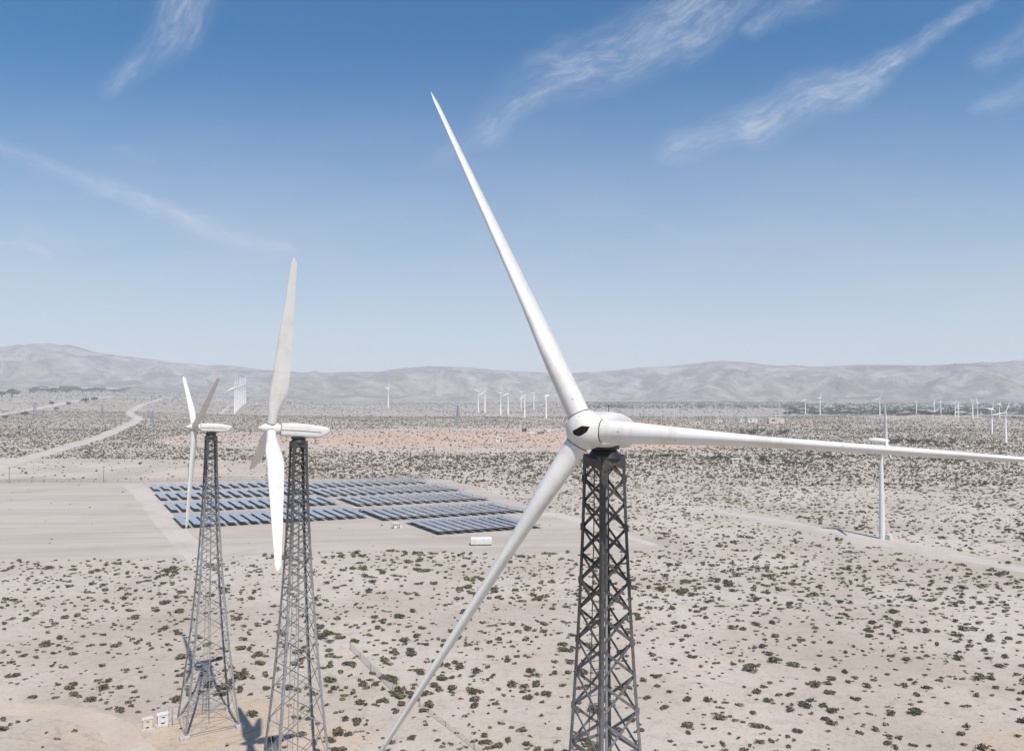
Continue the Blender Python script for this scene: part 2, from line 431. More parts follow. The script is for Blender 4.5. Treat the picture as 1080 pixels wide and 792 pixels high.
M = dict(
    ground=m_ground(), rock=m_rock(),
    graded=m_graded('graded sand', (0.43, 0.382, 0.338), (0.365, 0.32, 0.28), True, R(-8)),
    track=m_graded('pale track sand', (0.47, 0.43, 0.39), (0.43, 0.385, 0.345), True, R(40)),
    dirt=m_graded('sandy service track', (0.47, 0.40, 0.335), (0.42, 0.35, 0.285), False),
    blade_main=m_white('weathered white blade paint', (0.63, 0.622, 0.60), 0.9, 0.17),
    white=m_white('white turbine paint'), white_far=m_white('haze-lifted white turbine paint', (0.80, 0.79, 0.77)), shell=m_white('white nacelle shell', (0.61, 0.60, 0.58), 0.55, 0.22),  # white_far: same turbine white, colour brightened to offset the distance haze
    steel=m_steel('stained galvanised steel', 34.0, 3.5, 16.0), pipe=mat('galvanised pipe', (0.30, 0.31, 0.32), 0.5, 0.4, 0.3),
    black=mat('black oily steel', (0.028, 0.027, 0.028), 0.5, 0.4, 0.2), rusty=mat('dark rusted casting', (0.17, 0.13, 0.105), 0.8, 0.2, 0.0, 0.4, 6),
    seal=mat('grey rubber seal', (0.06, 0.06, 0.06), 0.7), concrete=mat('concrete', (0.42, 0.40, 0.37), 0.9, 0.1, 0, 0.15, 4, 0.3),
    boxwhite=mat('white cabinet paint', (0.60, 0.59, 0.57), 0.5), boxbeige=mat('beige cabinet paint', (0.55, 0.50, 0.44), 0.6),
    dark=mat('dark opening', (0.03, 0.03, 0.032), 0.7), wood=mat('weathered pole wood', (0.14, 0.11, 0.085), 0.9, 0.1),
    panel=m_panel(), frame=mat('dark panel frame', (0.13, 0.13, 0.135), 0.5, 0.4, 0.4), palepole=mat('pale galvanised pole', (0.50, 0.51, 0.53), 0.5), greyroof=mat('grey house roof', (0.36, 0.36, 0.37), 0.7), roof=mat('pale roof', (0.62, 0.60, 0.57), 0.7),
    wall=mat('tan house wall', (0.52, 0.46, 0.40), 0.8), redroof=mat('brown tile roof', (0.28, 0.19, 0.15), 0.8),
    leaf=m_leaf('desert shrub leaves'), leaf_far=m_leaf('desert scrub leaves', True),
    tree=m_leaf('desert tree leaves', False, ((0.052, 0.068, 0.038), (0.080, 0.088, 0.056), (0.098, 0.098, 0.072))),
    bark=mat('tree bark', (0.12, 0.09, 0.065), 0.9),
)

# ------------------------------------------------------------------ ground sheet, mountains
def grid_object(name, V, nr, nc, wrap, m, smooth=True):
    i, j = np.meshgrid(np.arange(nr - 1), np.arange(nc if wrap else nc - 1), indexing='ij')
    j2 = (j + 1) % nc
    F = np.stack([i * nc + j, (i + 1) * nc + j, (i + 1) * nc + j2, i * nc + j2], -1).reshape(-1, 4)
    me = bpy.data.meshes.new(name); me.from_pydata(V.reshape(-1, 3).tolist(), [], F.tolist()); me.materials.append(m)
    me.polygons.foreach_set('use_smooth', [smooth] * len(me.polygons)); me.update()
    bm = bmesh.new(); bm.from_mesh(me); bmesh.ops.recalc_face_normals(bm, faces=bm.faces)
    if sum(f.normal.z for f in bm.faces) < 0: bmesh.ops.reverse_faces(bm, faces=bm.faces)
    bm.to_mesh(me); bm.free()
    o = bpy.data.objects.new(name, me); COL.objects.link(o); return o


az = np.concatenate([np.arange(-50, 50, 0.4), np.arange(50, 310, 4.0)]) * math.pi / 180
rr = np.concatenate([[0.5, 8], np.geomspace(16, 9000, 290)])
Rg, Ag = np.meshgrid(rr, az, indexing='ij')
Xg, Yg = Rg * np.sin(Ag), Rg * np.cos(Ag)
g_o = grid_object('ground', np.stack([Xg, Yg, gz(Xg, Yg)], -1), len(rr), len(az), True, M['ground'])
tag(g_o, 'pale sandy desert plain reaching to the mountains', 'ground', kind='structure')

# mountains: skyline read as elevation over azimuth, two ranges
sky_px = [(-260, 384), (-120, 372), (0, 366), (25, 364), (50, 362.5), (75, 366), (100, 373), (150, 379), (200, 383.5), (250, 387), (300, 391), (350, 393), (400, 392), (425, 388.5), (450, 387),
          (490, 388), (520, 389.5), (560, 392), (600, 394), (640, 391), (680, 387), (720, 385.5), (745, 382), (765, 379.5), (785, 382), (820, 385), (860, 386), (900, 385), (950, 386), (1000, 384.5), (1040, 382.5), (1080, 380.5), (1150, 376), (1350, 384)]
sx = np.array([p[0] for p in sky_px]); sy = np.array([p[1] for p in sky_px])


def mountains():
    px = np.arange(-240, 1330, 2.0); S = (416 - np.interp(px, sx, sy)) / 800
    aa = np.arctan((px - 540) / 800)
    r = np.linspace(3650, 6900, 150)
    Rm, Am = np.meshgrid(r, aa, indexing='ij'); Sm = np.broadcast_to(S, Rm.shape)
    left = sstep(330, 200, np.broadcast_to(px, Rm.shape))
    peak = 5100 + 700 * left
    g = sstep(0, 1, (Rm - 3750) / (peak - 3750)) ** 1.05
    g = g * (1 - 0.6 * sstep(0, 1300, Rm - peak))
    Z = np.zeros_like(Rm)
    for i in range(Rm.shape[0]):
        for j in range(Rm.shape[1]):
            x, y = Rm[i, j] * math.sin(Am[i, j]), Rm[i, j] * math.cos(Am[i, j])
            n1 = mnoise.ridged_multi_fractal(Vector((x / 900, y / 1250, 3.1)), 1.0, 2.1, 6, 1.0, 2.0) - 1.2
            n2 = mnoise.fractal(Vector((x / 300, y / 380, 7.7)), 0.9, 2.1, 5)
            gg = g[i, j]
            k = gg * (1 - gg) * 4
            e = Sm[i, j] * (gg + k * 0.75 * n1 + 0.24 * n2 * gg * (1 - gg * 0.72))
            Z[i, j] = Rm[i, j] * math.cos(Am[i, j]) * max(e, -0.004) + (gz(x, y) if gg < 0.05 else 0) * 0 - 3 * (gg < 1e-4)
    Xm, Ym = Rm * np.sin(Am), Rm * np.cos(Am)
    base = gz(Xm, Ym) * (1 - sstep(0, 0.5, g))
    return grid_object('mountains', np.stack([Xm, Ym, Z + base - 2 + 36 * g], -1), Rm.shape[0], Rm.shape[1], False, M['rock'])


tag(mountains(), 'hazy bare desert mountain range along the horizon', 'mountains', kind='structure')


def sheet(name, px_poly, m, lift, label, cat):
    P = [at(*p) for p in px_poly]
    mb = MB(); mb.add([(p.x, p.y, p.z + lift) for p in P], [tuple(range(len(P)))])
    o = mb.build(name, m); 
    if o.data.polygons[0].normal.z < 0: o.data.flip_normals()
    return tag(o, label, cat, kind='structure')


def ribbon(name, pts, width, m, lift, label, wob=0.12, world_pts=False, step=6.0):
    P = [Vector(p) if world_pts else at(*p) for p in pts]
    Q = []
    for i in range(len(P) - 1):
        p0, p1, p2, p3 = P[max(i - 1, 0)], P[i], P[i + 1], P[min(i + 2, len(P) - 1)]
        nseg = max(2, int((p2 - p1).length / step))
        for k in range(nseg):
            t = k / nseg
            Q.append(0.5 * ((2 * p1) + (p2 - p0) * t + (2 * p0 - 5 * p1 + 4 * p2 - p3) * t * t + (3 * p1 - p0 - 3 * p2 + p3) * t ** 3))
    Q.append(P[-1])
    mb = MB(); n = len(Q); W = width if isinstance(width, (list, tuple)) else [width, width]
    for i, q in enumerate(Q):
        d = Q[min(i + 1, n - 1)] - Q[max(i - 1, 0)]; d.z = 0; d.normalize(); s = Vector((d.y, -d.x, 0))
        w = W[0] + (W[-1] - W[0]) * i / (n - 1)
        for sg in (-1, 1):
            e = q + s * (sg * w / 2 * (1 + rnd.uniform(-wob, wob)))
            mb.v.append((e.x, e.y, float(gz(e.x, e.y)) + lift))
    mb.f = [(2 * i, 2 * i + 1, 2 * i + 3, 2 * i + 2) for i in range(n - 1)]; mb.mi = [0] * len(mb.f)
    o = mb.build(name, m)
    if o.data.polygons[0].normal.z < 0: o.data.flip_normals()
    return tag(o, label, 'dirt road', kind='structure')


LOT = [(-220, 594), (40, 591), (200, 589), (330, 583), (420, 581), (520, 584), (610, 583), (700, 581), (690, 572), (640, 558), (585, 543), (540, 527), (505, 514), (470, 506), (452, 504.5), (330, 505), (150, 507.5), (-220, 509)]
sheet('graded_ground', LOT, M['graded'], 0.004, 'bare graded sandy lot round the solar panels', 'bare lot')
ribbon('dirt_road', [(-40, 505), (0, 492), (66, 473), (106, 461), (146, 442), (137, 435), (159, 424), (182, 418)], [8.5, 16], M['track'], 0.03, 'pale dirt road bending across the scrub on the left', 0.05, step=20)
ribbon('highway_road', [(-80, 449), (0, 437.5), (66, 425.8), (119, 418)], [20, 26], M['track'], 0.35, 'straight pale road far off on the left', 0.02, step=60)
ribbon('service_track', [(-60, 742), (0, 747), (60, 750), (110, 762), (140, 790), (165, 840)], [2.8, 3.6], M['dirt'], 0.006, 'sandy service track curving to the left lattice tower', 0.15, step=1.5)
ribbon('panel_track', [(140, 511), (158, 528), (180, 556), (205, 582), (235, 620)], [7.5, 5.5], M['track'], 0.012, 'pale track along the left edge of the solar panels')
ribbon('pad_track', [(745, 538), (800, 546), (860, 557), (930, 572), (1000, 585), (1090, 603), (1180, 622)], [5, 6], M['track'], 0.006, 'pale track leading to the lone monopole turbine', 0.2, step=9)
ribbon('scrub_track', [(572, 541), (612, 549), (650, 562), (690, 575)], [6, 2.5], M['track'], 0.010, 'pale track beside the right edge of the solar panels', 0.2)
ribbon('turbine_road', [(330, 437), (420, 434.5), (505, 436.5), (580, 442.5), (640, 447)], [10, 8], M['track'], 0.05, 'pale road along the foot of the far turbine row', 0.1, step=25)
ribbon('row_road', [(232, 437), (247, 425), (255, 420)], [7, 6], M['track'], 0.3, 'pale road beside the close row of white turbines', 0.1, step=40)
ribbon('far_track', [(1180, 461), (1040, 453.5), (960, 455.5), (880, 452)], [8, 8], M['track'], 0.05, 'pale track below the turbines on the right', 0.15, step=25)

# ------------------------------------------------------------------ big lattice tower turbines
def frame_axes(psi, tau):
    s, c, st, ct = math.sin(psi), math.cos(psi), math.sin(tau), math.cos(tau)
    return Vector((-s * ct, -c * ct, st)), Vector((c, -s, 0)), Vector((s * st, c * st, ct))


def blade_mesh(span, n, td, Rr, beta, root_r, root_d, chord, tipc, nsec=34, npt=20, hub=Vector(), bend=0.0, twist=R(14)):
    """lofted airfoil blade; span direction, rotor axis n, td = span x n"""
    mb = MB(); rings = []
    rs = [root_r + (Rr - root_r) * (k / (nsec - 1)) ** 1.15 for k in range(nsec)]
    for r in rs:
        f = r / Rr
        fm = 0.23
        q_air = float(sstep(0.05, 0.30, f))
        if f < fm: c = root_d + (chord - root_d) * float(sstep(0.05, fm, f))
        else: c = chord + (tipc - chord) * ((f - fm) / (1 - fm)) ** 1.15
        th = root_d / 0.83 * float(np.interp(f, [.05, .09, .13, .19, .29, .385, .7, 1], [.83, .82, .775, .67, .49, .37, .25, .07]))
        if f > 0.975:
            e_ = math.sqrt(max(1 - ((f - 0.975) / 0.0255) ** 2, 0.02)); c *= e_; th *= e_
        tw = beta + twist * (1 - f) * q_air
        ch = (-n) * math.cos(tw) + td * math.sin(tw); nm = span.cross(ch).normalized()
        ctr = hub + span * r - n * (bend * Rr * f * f)
        ring = []
        for k in range(npt):
            a = 2 * math.pi * k / npt
            xc = 0.5 * (1 - math.cos(a)); sg = 1 if a <= math.pi else -1
            yt = 5 * (0.2969 * math.sqrt(xc) - 0.126 * xc - 0.3516 * xc ** 2 + 0.2843 * xc ** 3 - 0.1036 * xc ** 4)
            xa = (xc - 0.32); ya = sg * yt
            xr = 0.5 * -math.cos(a); yr = 0.5 * math.sin(a)
            x_ = (xr * (1 - q_air) + xa * q_air) * c; y_ = (yr * (1 - q_air) + ya * q_air) * th
            ring.append(ctr + ch * x_ + nm * y_)
        rings.append(ring)
    mb.loft(rings)
    return mb


def lathe(mb, prof, o, ax, e1, e2, n=28, mi=0):
    rings = [[o + ax * a + (e1 * math.cos(2 * math.pi * k / n) + e2 * math.sin(2 * math.pi * k / n)) * max(r, 0.004) for k in range(n)] for a, r in prof]
    return mb.loft(rings, mi)


def side_at(t): 
    u = max(t - 1, 0); return 1.10 + 0.0369 * u + 0.00339 * u * u


TOWER_YAW = R(31.5)


def lattice_tower(root, H, bar_w, leg_w, pitch=0.66):
    """H: height of hub above ground; local origin at the base"""
    E1 = Vector((math.cos(TOWER_YAW), math.sin(TOWER_YAW), 0)); E2 = Vector((-math.sin(TOWER_YAW), math.cos(TOWER_YAW), 0))
    corner = [(-1, -1), (1, -1), (1, 1), (-1, 1)]
    t0 = 1.05; ts = [t0]
    while ts[-1] < H - 0.35:
        step = (pitch if ts[-1] < 15 else max(pitch, 0.78)) * side_at(ts[-1]); ts.append(ts[-1] + step)
    k = (H - 0.25 - t0) / (ts[-1] - t0); ts = [t0 + (t - t0) * k for t in ts]
    def P(c, t): 
        s = side_at(t) / 2; return E1 * (c[0] * s) + E2 * (c[1] * s) + Vector((0, 0, H - t))
    br = MB()
    for i in range(4):
        a, b = corner[i], corner[(i + 1) % 4]
        out = (P(a, 5) + P(b, 5)) / 2; out.z = 0; out.normalize()
        for j in range(len(ts) - 1):
            ins = -out * 0.03
            w = bar_w * (1.0 if ts[j] < 16 else 0.82)
            br.bar(P(a, ts[j]) + ins, P(b, ts[j + 1]) + ins, w, 0.022, out)
            br.bar(P(b, ts[j]) + ins * 2.2, P(a, ts[j + 1]) + ins * 2.2, w, 0.022, out)
        for t in (t0 + 0.02, ts[len(ts) // 2], ts[-2], ts[-1] - 0.05):
            br.bar(P(a, t) + out * -0.09, P(b, t) + out * -0.09, bar_w, 0.03, out)
        # gusset plates under the yaw ring
        top, low = P(a, t0), P(a, t0 + 0.58); top2, low2 = P(b, t0), P(b, t0 + 0.58)
        mid1 = top.lerp(top2, 0.5) + Vector((0, 0, -0.34))
        o_ = out * 0.02
        for (p, q, r_) in ((top, low, mid1), (top2, low2, mid1), (top, top2, mid1)):
            br.add([p + o_, q + o_, r_ + o_, p + o_ * 1.6, q + o_ * 1.6, r_ + o_ * 1.6], [(0, 1, 2), (3, 5, 4), (0, 3, 4, 1), (1, 4, 5, 2), (2, 5, 3, 0)])
    tw = br.build('lattice_tower', M['steel'], root)
    for c in corner:
        lg = MB()
        for j in range(len(ts) - 1):
            a, b = P(c, ts[j]), P(c, ts[j + 1])
            d1, d2 = E1 * -c[0], E2 * -c[1]
            lw = leg_w * (1 + 0.15 * (ts[j] > 14))
            lg.bar(a + d1 * lw / 2, b + d1 * lw / 2, lw, 0.024, E2)
            lg.bar(a + d2 * lw / 2, b + d2 * lw / 2, lw, 0.024, E1)
            if j % 2 == 0:
                lg.box(b + d1 * lw * 0.6 - d2 * 0.016, (0.24, 0.018, 0.26), Matrix.Rotation(TOWER_YAW, 3, 'Z'))
        lg.build('leg', M['steel'], tw)
    ld = MB()
    for sgn in (-1, 1):
        ld.tube([E1 * (sgn * 0.2) + E2 * (side_at(t) / 2 - 0.22) + Vector((0, 0, H - t)) for t in ts], 0.022, 5)
    t = t0
    while t < H - 0.4:
        z = Vector((0, 0, H - t)); y = E2 * (side_at(t) / 2 - 0.22)
        ld.bar(E1 * -0.2 + y + z, E1 * 0.2 + y + z, 0.022); t += 0.33
    ld.build('ladder', M['steel'], tw)
    cb = MB(); cb.tube([E1 * 0.12 + Vector((0, 0, H - t0)), E1 * 0.12 + E2 * 0.1 + Vector((0, 0, H * 0.5)), E1 * 0.1 + Vector((0, 0, 0.1))], 0.05, 6)
    cb.build('cable_conduit', M['pipe'], tw)
    for c in corner:
        ft = MB(); p = P(c, H - 0.1)
        ft.box((p.x, p.y, 0.12), (0.95, 0.95, 0.46), Matrix.Rotation(TOWER_YAW, 3, 'Z')); ft.build('footing', M['concrete'], root)
    return tw


def superring(c, ex, ez, hw, hh, n=26, p=3.2):
    out = []
    for k in range(n):
        a = 2 * math.pi * k / n; ca, sa = math.cos(a), math.sin(a)
        out.append(c + ex * (hw * math.copysign(abs(ca) ** (2 / p), ca)) + ez * (hh * math.copysign(abs(sa) ** (2 / p), sa)))
    return out


def big_turbine(label, hub, psi, tau, alpha, Rr, open_nose, sc=1.0, chord=1.45, beta=R(23), bar_w=0.085, leg_w=0.165, over=2.1, bladem=None, twist=R(14), pitch=0.66):
    n, er, eu = frame_axes(psi, tau)
    base = Vector(hub) - n * over; base.z = 0
    root = tag(empty('wind_turbine', base), label, 'wind turbine', 'lattice tower wind turbines')
    H = hub[2]; hb = Vector(hub) - base
    lattice_tower(root, H, bar_w, leg_w, pitch)
    # yaw collar and bearing
    yc = MB(); cz = Vector((0, 0, H))
    lathe(yc, [(-0.55, 0.50), (-0.66, 0.50), (-0.68, 0.58), (-0.80, 0.58), (-0.84, 0.47), (-1.05, 0.62), (-1.12, 0.70), (-1.17, 0.68)], cz, Vector((0, 0, 1)), Vector((1, 0, 0)), Vector((0, 1, 0)), 24)
    yc.build('yaw_collar', M['black'], root, smooth=30)
    # nacelle
    nb = MB(); back = -n; rings = []
    L = 4.2 * sc
    tb = [(0.0, .47, .48, -.50), (0.04, .54, .55, -.56), (0.2, .60, .58, -.58), (1.2, .64, .65, -.58), (2.2, .64, .65, -.57), (3.0, .59, .59, -.55), (3.45, .55, .545, -.50), (3.95, .49, .47, -.20), (4.15, .44, .43, -.02), (4.2, .38, .38, .03)]
    up_ = 0.13 if open_nose else 0.0
    tb = [(a, w_, t_ + up_ * float(sstep(0.0, 1.0, a)) * (1 if a < 3.6 else .7), b_) for a, w_, t_, b_ in tb]
    prof = [(a, w_, (t_ - b_) / 2, (t_ + b_) / 2) for a, w_, t_, b_ in tb]
    for a, hw, hh, dz in prof:
        rings.append(superring(hb + back * (0.80 * sc + a * sc) + eu * (dz * sc), er, eu, hw * sc, hh * sc, 32, 4.6))
    nb.loft(rings)
    # cover seam and roof hatch ridge
    for sg in (-1, 1):
        pts = [hb + back * (0.8 * sc + a * sc) + er * (sg * (hw + 0.012) * sc) + eu * ((dz - 0.02) * sc) for a, hw, hh, dz in prof[1:7]]
        for q in range(len(pts) - 1): nb.bar(pts[q], pts[q + 1], 0.035, 0.02, er, 1)
    nb.build('nacelle', [M['shell'], M['seal']], root, smooth=50)
    wv = MB(); vb = hb + back * (2.6 * sc) + eu * (0.6 + up_) * sc
    wv.bar(vb, vb + eu * 0.34, 0.022); wv.bar(vb + eu * 0.33 - back * 0.03, vb + eu * 0.33 + back * 0.14, 0.022, 0.03)
    wv.build('wind_vane', M['black'], root)
    # hub
    root_r = (0.615 if open_nose else 0.49) * sc; root_d = 0.80 * sc
    hm = MB()
    if open_nose:
        prof = [(0.715 * math.cos(a), 0.715 * math.sin(a)) for a in [R(x) for x in (0, 8, 16, 25, 35, 45, 55, 66, 78, 90, 103)]]
        prof += [(-0.36, 0.61), (-0.42, 0.55), (-0.72, 0.52)]
    else:
        prof = [(1.12, 0), (1.08, .07), (0.95, .17), (0.75, .30), (0.5, .41), (0.30, .465), (0.28, .52), (-.3, .54), (-.56, .50), (-.60, .44), (-.74, .44)]
    lathe(hm, [(a * sc, r_ * sc) for a, r_ in prof], hb, n, er, eu, 36)
    ho = hm.build('hub', [M['shell'], M['rusty']], root, smooth=35)
    if open_nose:
        cut = MB()
        poly = [(-.245, .0), (-.10, .075), (.056, .168), (.28, .15), (.206, -.02), (.10, -.10), (-.02, -.168), (-.13, -.15), (-.206, -.11)]
        o0 = hb + er * 0.02 - eu * 0.075
        cut.loft([[o0 + n * a + er * (x * 1.2) + eu * (y * 1.1) for x, y in poly] for a in (0.28, 1.3)], 1)
        co = cut.build('cutter', [M['shell'], M['rusty']], root)
        md = ho.modifiers.new('opening', 'BOOLEAN'); md.operation = 'DIFFERENCE'; md.object = co; md.solver = 'EXACT'
        bpy.context.view_layer.update()
        me = bpy.data.meshes.new_from_object(ho.evaluated_get(bpy.context.evaluated_depsgraph_get()))
        ho.modifiers.clear(); ho.data = me
        cm = co.data; bpy.data.objects.remove(co); bpy.data.meshes.remove(cm)
    for k in range(3):
        al = alpha - k * R(120)
        s = er * math.cos(al) + eu * math.sin(al); td = s.cross(n)
        bo = blade_mesh(s, n, td, Rr, beta, root_r, root_d, chord * sc, 0.40 * sc, hub=hb, bend=0.004, twist=twist).build('blade', bladem or M['white'], root, smooth=55)
        rg = MB(); lathe(rg, [(root_r - 0.045, root_d * 0.47), (root_r - 0.045, root_d * 0.505), (root_r + 0.005, root_d * 0.505), (root_r + 0.005, root_d * 0.49)], hb, s, n, td, 28)
        rg.build('bearing_ring', M['seal'], bo, smooth=30)
    return root


big_turbine('nearest white turbine on a dark lattice tower, rotor facing the viewer', (2.6265, 27.0, 34.745), 0.43211, R(5), 2.04936, 15.59, True, chord=1.45, beta=R(1), twist=R(7), bar_w=0.105, leg_w=0.13, pitch=0.80, bladem=M['blade_main'])
big_turbine('white turbine seen side on over a lattice tower, pointed nose, right of the smaller one', (-18.86, 59.5, 33.32), 1.1456, 0.0912, 1.37365, 13.48, False, sc=0.9, chord=1.52, beta=R(3))
big_turbine('smaller white turbine at far left on lattice tower beside two ground cabinets', (-34.72, 83.0, 32.425), 0.99096, 0.0668, 2.59335, 11.0, False, sc=0.78, chord=0.86, beta=R(14), over=1.75)

# ------------------------------------------------------------------ cabinets at the left tower
def cabinet(px, py, w, d, h, m, label, name='electrical_cabinet', rz=R(31.5)):
    p = at(px, py); root = tag(empty(name, p, rz), label, 'cabinet', 'cabinets by the left tower')
    b = MB(); b.box((0, 0, h / 2 + 0.08), (w, d, h)); b.box((0, 0, h + 0.11), (w + 0.12, d + 0.12, 0.06)); o = b.build('body', m, root)
    dr = MB()
    for sg in (-1, 1): dr.box((sg * w * 0.24, -d / 2 - 0.012, h * 0.5 + 0.08), (w * 0.44, 0.024, h * 0.86))
    dr.build('door', m, root)
    v = MB(); v.box((-0.05 * w, -d / 2 - 0.032, h * 0.36), (w * 0.34, 0.02, h * 0.10)); v.build('vent', M['dark'], root)
    v = MB(); v.box((0, -d / 2 - 0.032, h * 0.88), (w * 0.3, 0.02, h * 0.07)); v.build('vent', M['dark'], root)
    pl = MB(); pl.box((0, 0, 0.05), (w + 0.4, d + 0.4, 0.1)); pl.build('plinth', M['concrete'], root)
    return root


cabinet(172, 764.5, 1.15, 0.8, 1.15, M['boxwhite'], 'white electrical cabinet on a slab, beside the left tower foot')
cabinet(155.5, 769.5, 0.95, 0.7, 1.15, M['boxbeige'], 'beige weathered electrical cabinet left of the white one')
p = at(181, 766)
cp = MB(); e1 = Vector((math.cos(R(31.5)), math.sin(R(31.5)), 0))
a0 = Vector((0, 0, 0.0)); cp.tube([a0 - e1 * 0.3, a0 - e1 * 0.3 + Vector((0, 0, 2.0)), a0 + e1 * 1.0 + Vector((0, 0, 2.15))], 0.045, 6)
cp.tube([a0 + e1 * 0.05, a0 + e1 * 0.05 + Vector((0, 0, 1.95))], 0.045, 6); cp.tube([a0 - e1 * 0.3 + Vector((0, 0, .8)), a0 + e1 * 0.9 + Vector((0, 0, .8))], 0.045, 6)
o = cp.build('conduit_frame', M['pipe']); o.location = p; tag(o, 'bent grey pipe frame between the white cabinet and the left tower', 'conduit')

# ------------------------------------------------------------------ solar field
NDIR = Vector((-math.sin(R(31.0)), math.cos(R(31.0)), 0))
ORD = ['', 'first', 'second', 'third', 'fourth', 'fifth', 'sixth', 'seventh', 'eighth', 'ninth', 'tenth', 'eleventh', 'twelfth', 'thirteenth', 'fourteenth', 'fifteenth', 'sixteenth', 'seventeenth', 'eighteenth', 'nineteenth', 'twentieth']


def solar_proto(L, W):
    root = empty('solar_table', (0, 0, 0))
    pn = MB(); tilt = Matrix.Rotation(R(6), 3, 'Y')
    hz = Vector((0, 0, 1.05))
    nm = 4
    seg = L / nm
    for i in range(nm):
        pn.box(tilt @ Vector((0, seg * (i + 0.5), 0)) + hz, (W, seg - 0.22, 0.05), tilt)
    pn.build('panel_array', M['panel'], root)
    tt = MB(); tt.tube([hz + Vector((0, -0.2, -0.12)), hz + Vector((0, L + 0.2, -0.12))], 0.08, 6)
    for i in range(nm): tt.bar(tilt @ Vector((-W / 2 + .1, seg * (i + .5), -.06)) + hz, tilt @ Vector((W / 2 - .1, seg * (i + .5), -.06)) + hz, 0.06)
    tt.build('torque_tube', M['frame'], root)
    for i in range(3):
        ps = MB(); y = L * (0.08 + 0.42 * i); ps.bar((0, y, -0.1), (0, y, 0.9), 0.14); ps.build('post', M['frame'], root)
    return root


rows = [  # bottom-left pixel, bottom-right pixel, tables, block, row name
    ((197, 557.5), (384, 547), 17, 'left', 'nearest'), ((185, 541), (353, 533), 16, 'left', 'second nearest'),
    ((173.5, 528.5), (338, 521.5), 16, 'left', 'third nearest'), ((166, 518.8), (312, 513.2), 15, 'left', 'farthest'),
    ((467, 564.4), (569, 557.6), 11, 'right', 'nearest'), ((408.5, 549.5), (554, 541), 15, 'right', 'second nearest'),
    ((381, 534.5), (514, 528.2), 14, 'right', 'third nearest'), ((346, 524.6), (484, 518.2), 15, 'right', 'fourth nearest'), ((334, 515.6), (450, 510.4), 13, 'right', 'farthest')]
protos = {}
first = {}
for (a, b, n, block, rname) in rows:
    A, B = at(*a), at(*b)
    L = 20.5 if block == 'left' else 21.5
    if rname in ('farthest',): L = 17.5
    W = 2.4 if block == 'left' else 2.45
    for i in range(n):
        p = A.lerp(B, i / (n - 1)); key = (L, W)
        if key not in protos: protos[key] = r = solar_proto(L, W)
        else: r = copy_tree(protos[key])
        r.location = p; r.rotation_euler = (0, 0, R(31.0))
        place = 'leftmost' if i == 0 else 'rightmost' if i == n - 1 else ORD[i + 1] + ' from left'
        tag(r, f'blue solar panel table, {place} in the {rname} row of the {block} block', 'solar panel', f'solar tables in the {block} block')


def inverter(px, py, label):
    p = at(px, py); root = tag(empty('inverter_station', p, R(31)), label, 'inverter', 'inverter stations between the solar panels')
    b = MB(); b.box((0, 0, 0.75), (1.6, 1.0, 1.3)); b.build('body', M['boxwhite'], root)
    c = MB(); c.box((0.2, 0, 2.35), (3.4, 2.4, 0.1), Matrix.Rotation(R(5), 3, 'Y')); c.build('canopy', M['roof'], root)
    for sx_ in (-1.2, 1.5):
        for sy_ in (-.9, .9):
            q = MB(); q.bar((sx_, sy_, 0), (sx_, sy_, 2.3), 0.09); q.build('post', M['frame'], root)
    c = MB(); c.box((2.3, -0.3, 0.6), (0.9, 0.7, 1.1)); c.build('switch_box', M['boxwhite'], root)
    root.scale = (.62, .62, .62)
    return root


inverter(374.5, 540, 'white canopied inverter at the right end of the left solar block')
inverter(417, 557, 'white canopied inverter standing before the right solar block')
inverter(325, 519.5, 'white canopied inverter behind the left solar block, near the middle tower')

p = at(507.5, 574.5); tr = tag(empty('storage_container', p, R(4)), 'long white storage container on the bare lot in front of the solar panels', 'container')
b = MB(); rings = [superring(Vector((x, 0, 1.0)), Vector((0, 1, 0)), Vector((0, 0, 1)), 1.15, 0.85, 20, 6) for x in (-2.5, 2.5)]
b.loft(rings)
for i in range(15): 
    for sg in (-1, 1): b.box((-2.3 + i * 0.32, sg * 1.16, 0.98), (0.12, 0.03, 1.4))
b.build('body', M['boxwhite'], tr)
b = MB(); b.box((-2.53, 0, 0.95), (0.03, 1.9, 1.4)); b.build('door', M['roof'], tr)
for x in (-2.0, 2.0):
    b = MB(); b.box((x, 0, 0.08), (0.5, 2.0, 0.18)); b.build('skid', M['dark'], tr)

# ------------------------------------------------------------------ poles and fences
def pole(p, h, label, group, name='utility_pole', arm=0.9, r=0.12, m=None, rz=0.0):
    root = tag(empty(name, p, rz), label, 'pole', group)
    b = MB(); b.tube([(0, 0, -.2), (0, 0, h)], [r, r * 0.7], 7); b.build('post', m or M['wood'], root, smooth=True)
    if arm:
        b = MB(); b.bar((-arm, 0, h * 0.94), (arm, 0, h * 0.94), 0.12); 
        for x in (-arm * .9, 0.0 if arm > 1 else arm * .3, arm * .9): b.box((x, 0, h * 0.94 + 0.14), (0.1, 0.1, 0.2))
        b.build('crossarm', m or M['wood'], root)
    return root


for i, (px, yt, yb, wh) in enumerate([(9.6, 492.5, 509.3, 'leftmost, on the fence line left of the solar panels'), (109.3, 491.5, 508.3, 'second from left, on the fence line before the scrub'),
                                   (198.5, 488, 507.6, 'third from left, behind the smaller turbine blade'), (281.5, 488, 506.8, 'behind the lower blade of the side on turbine'), (393, 489, 505.6, 'rightmost, behind the right solar block')]):
    q = at(px, yb); pole(q, height_at(px, yt, q), f'thin wooden pole {wh}', 'poles along the solar field fence', arm=0.45, r=0.11)


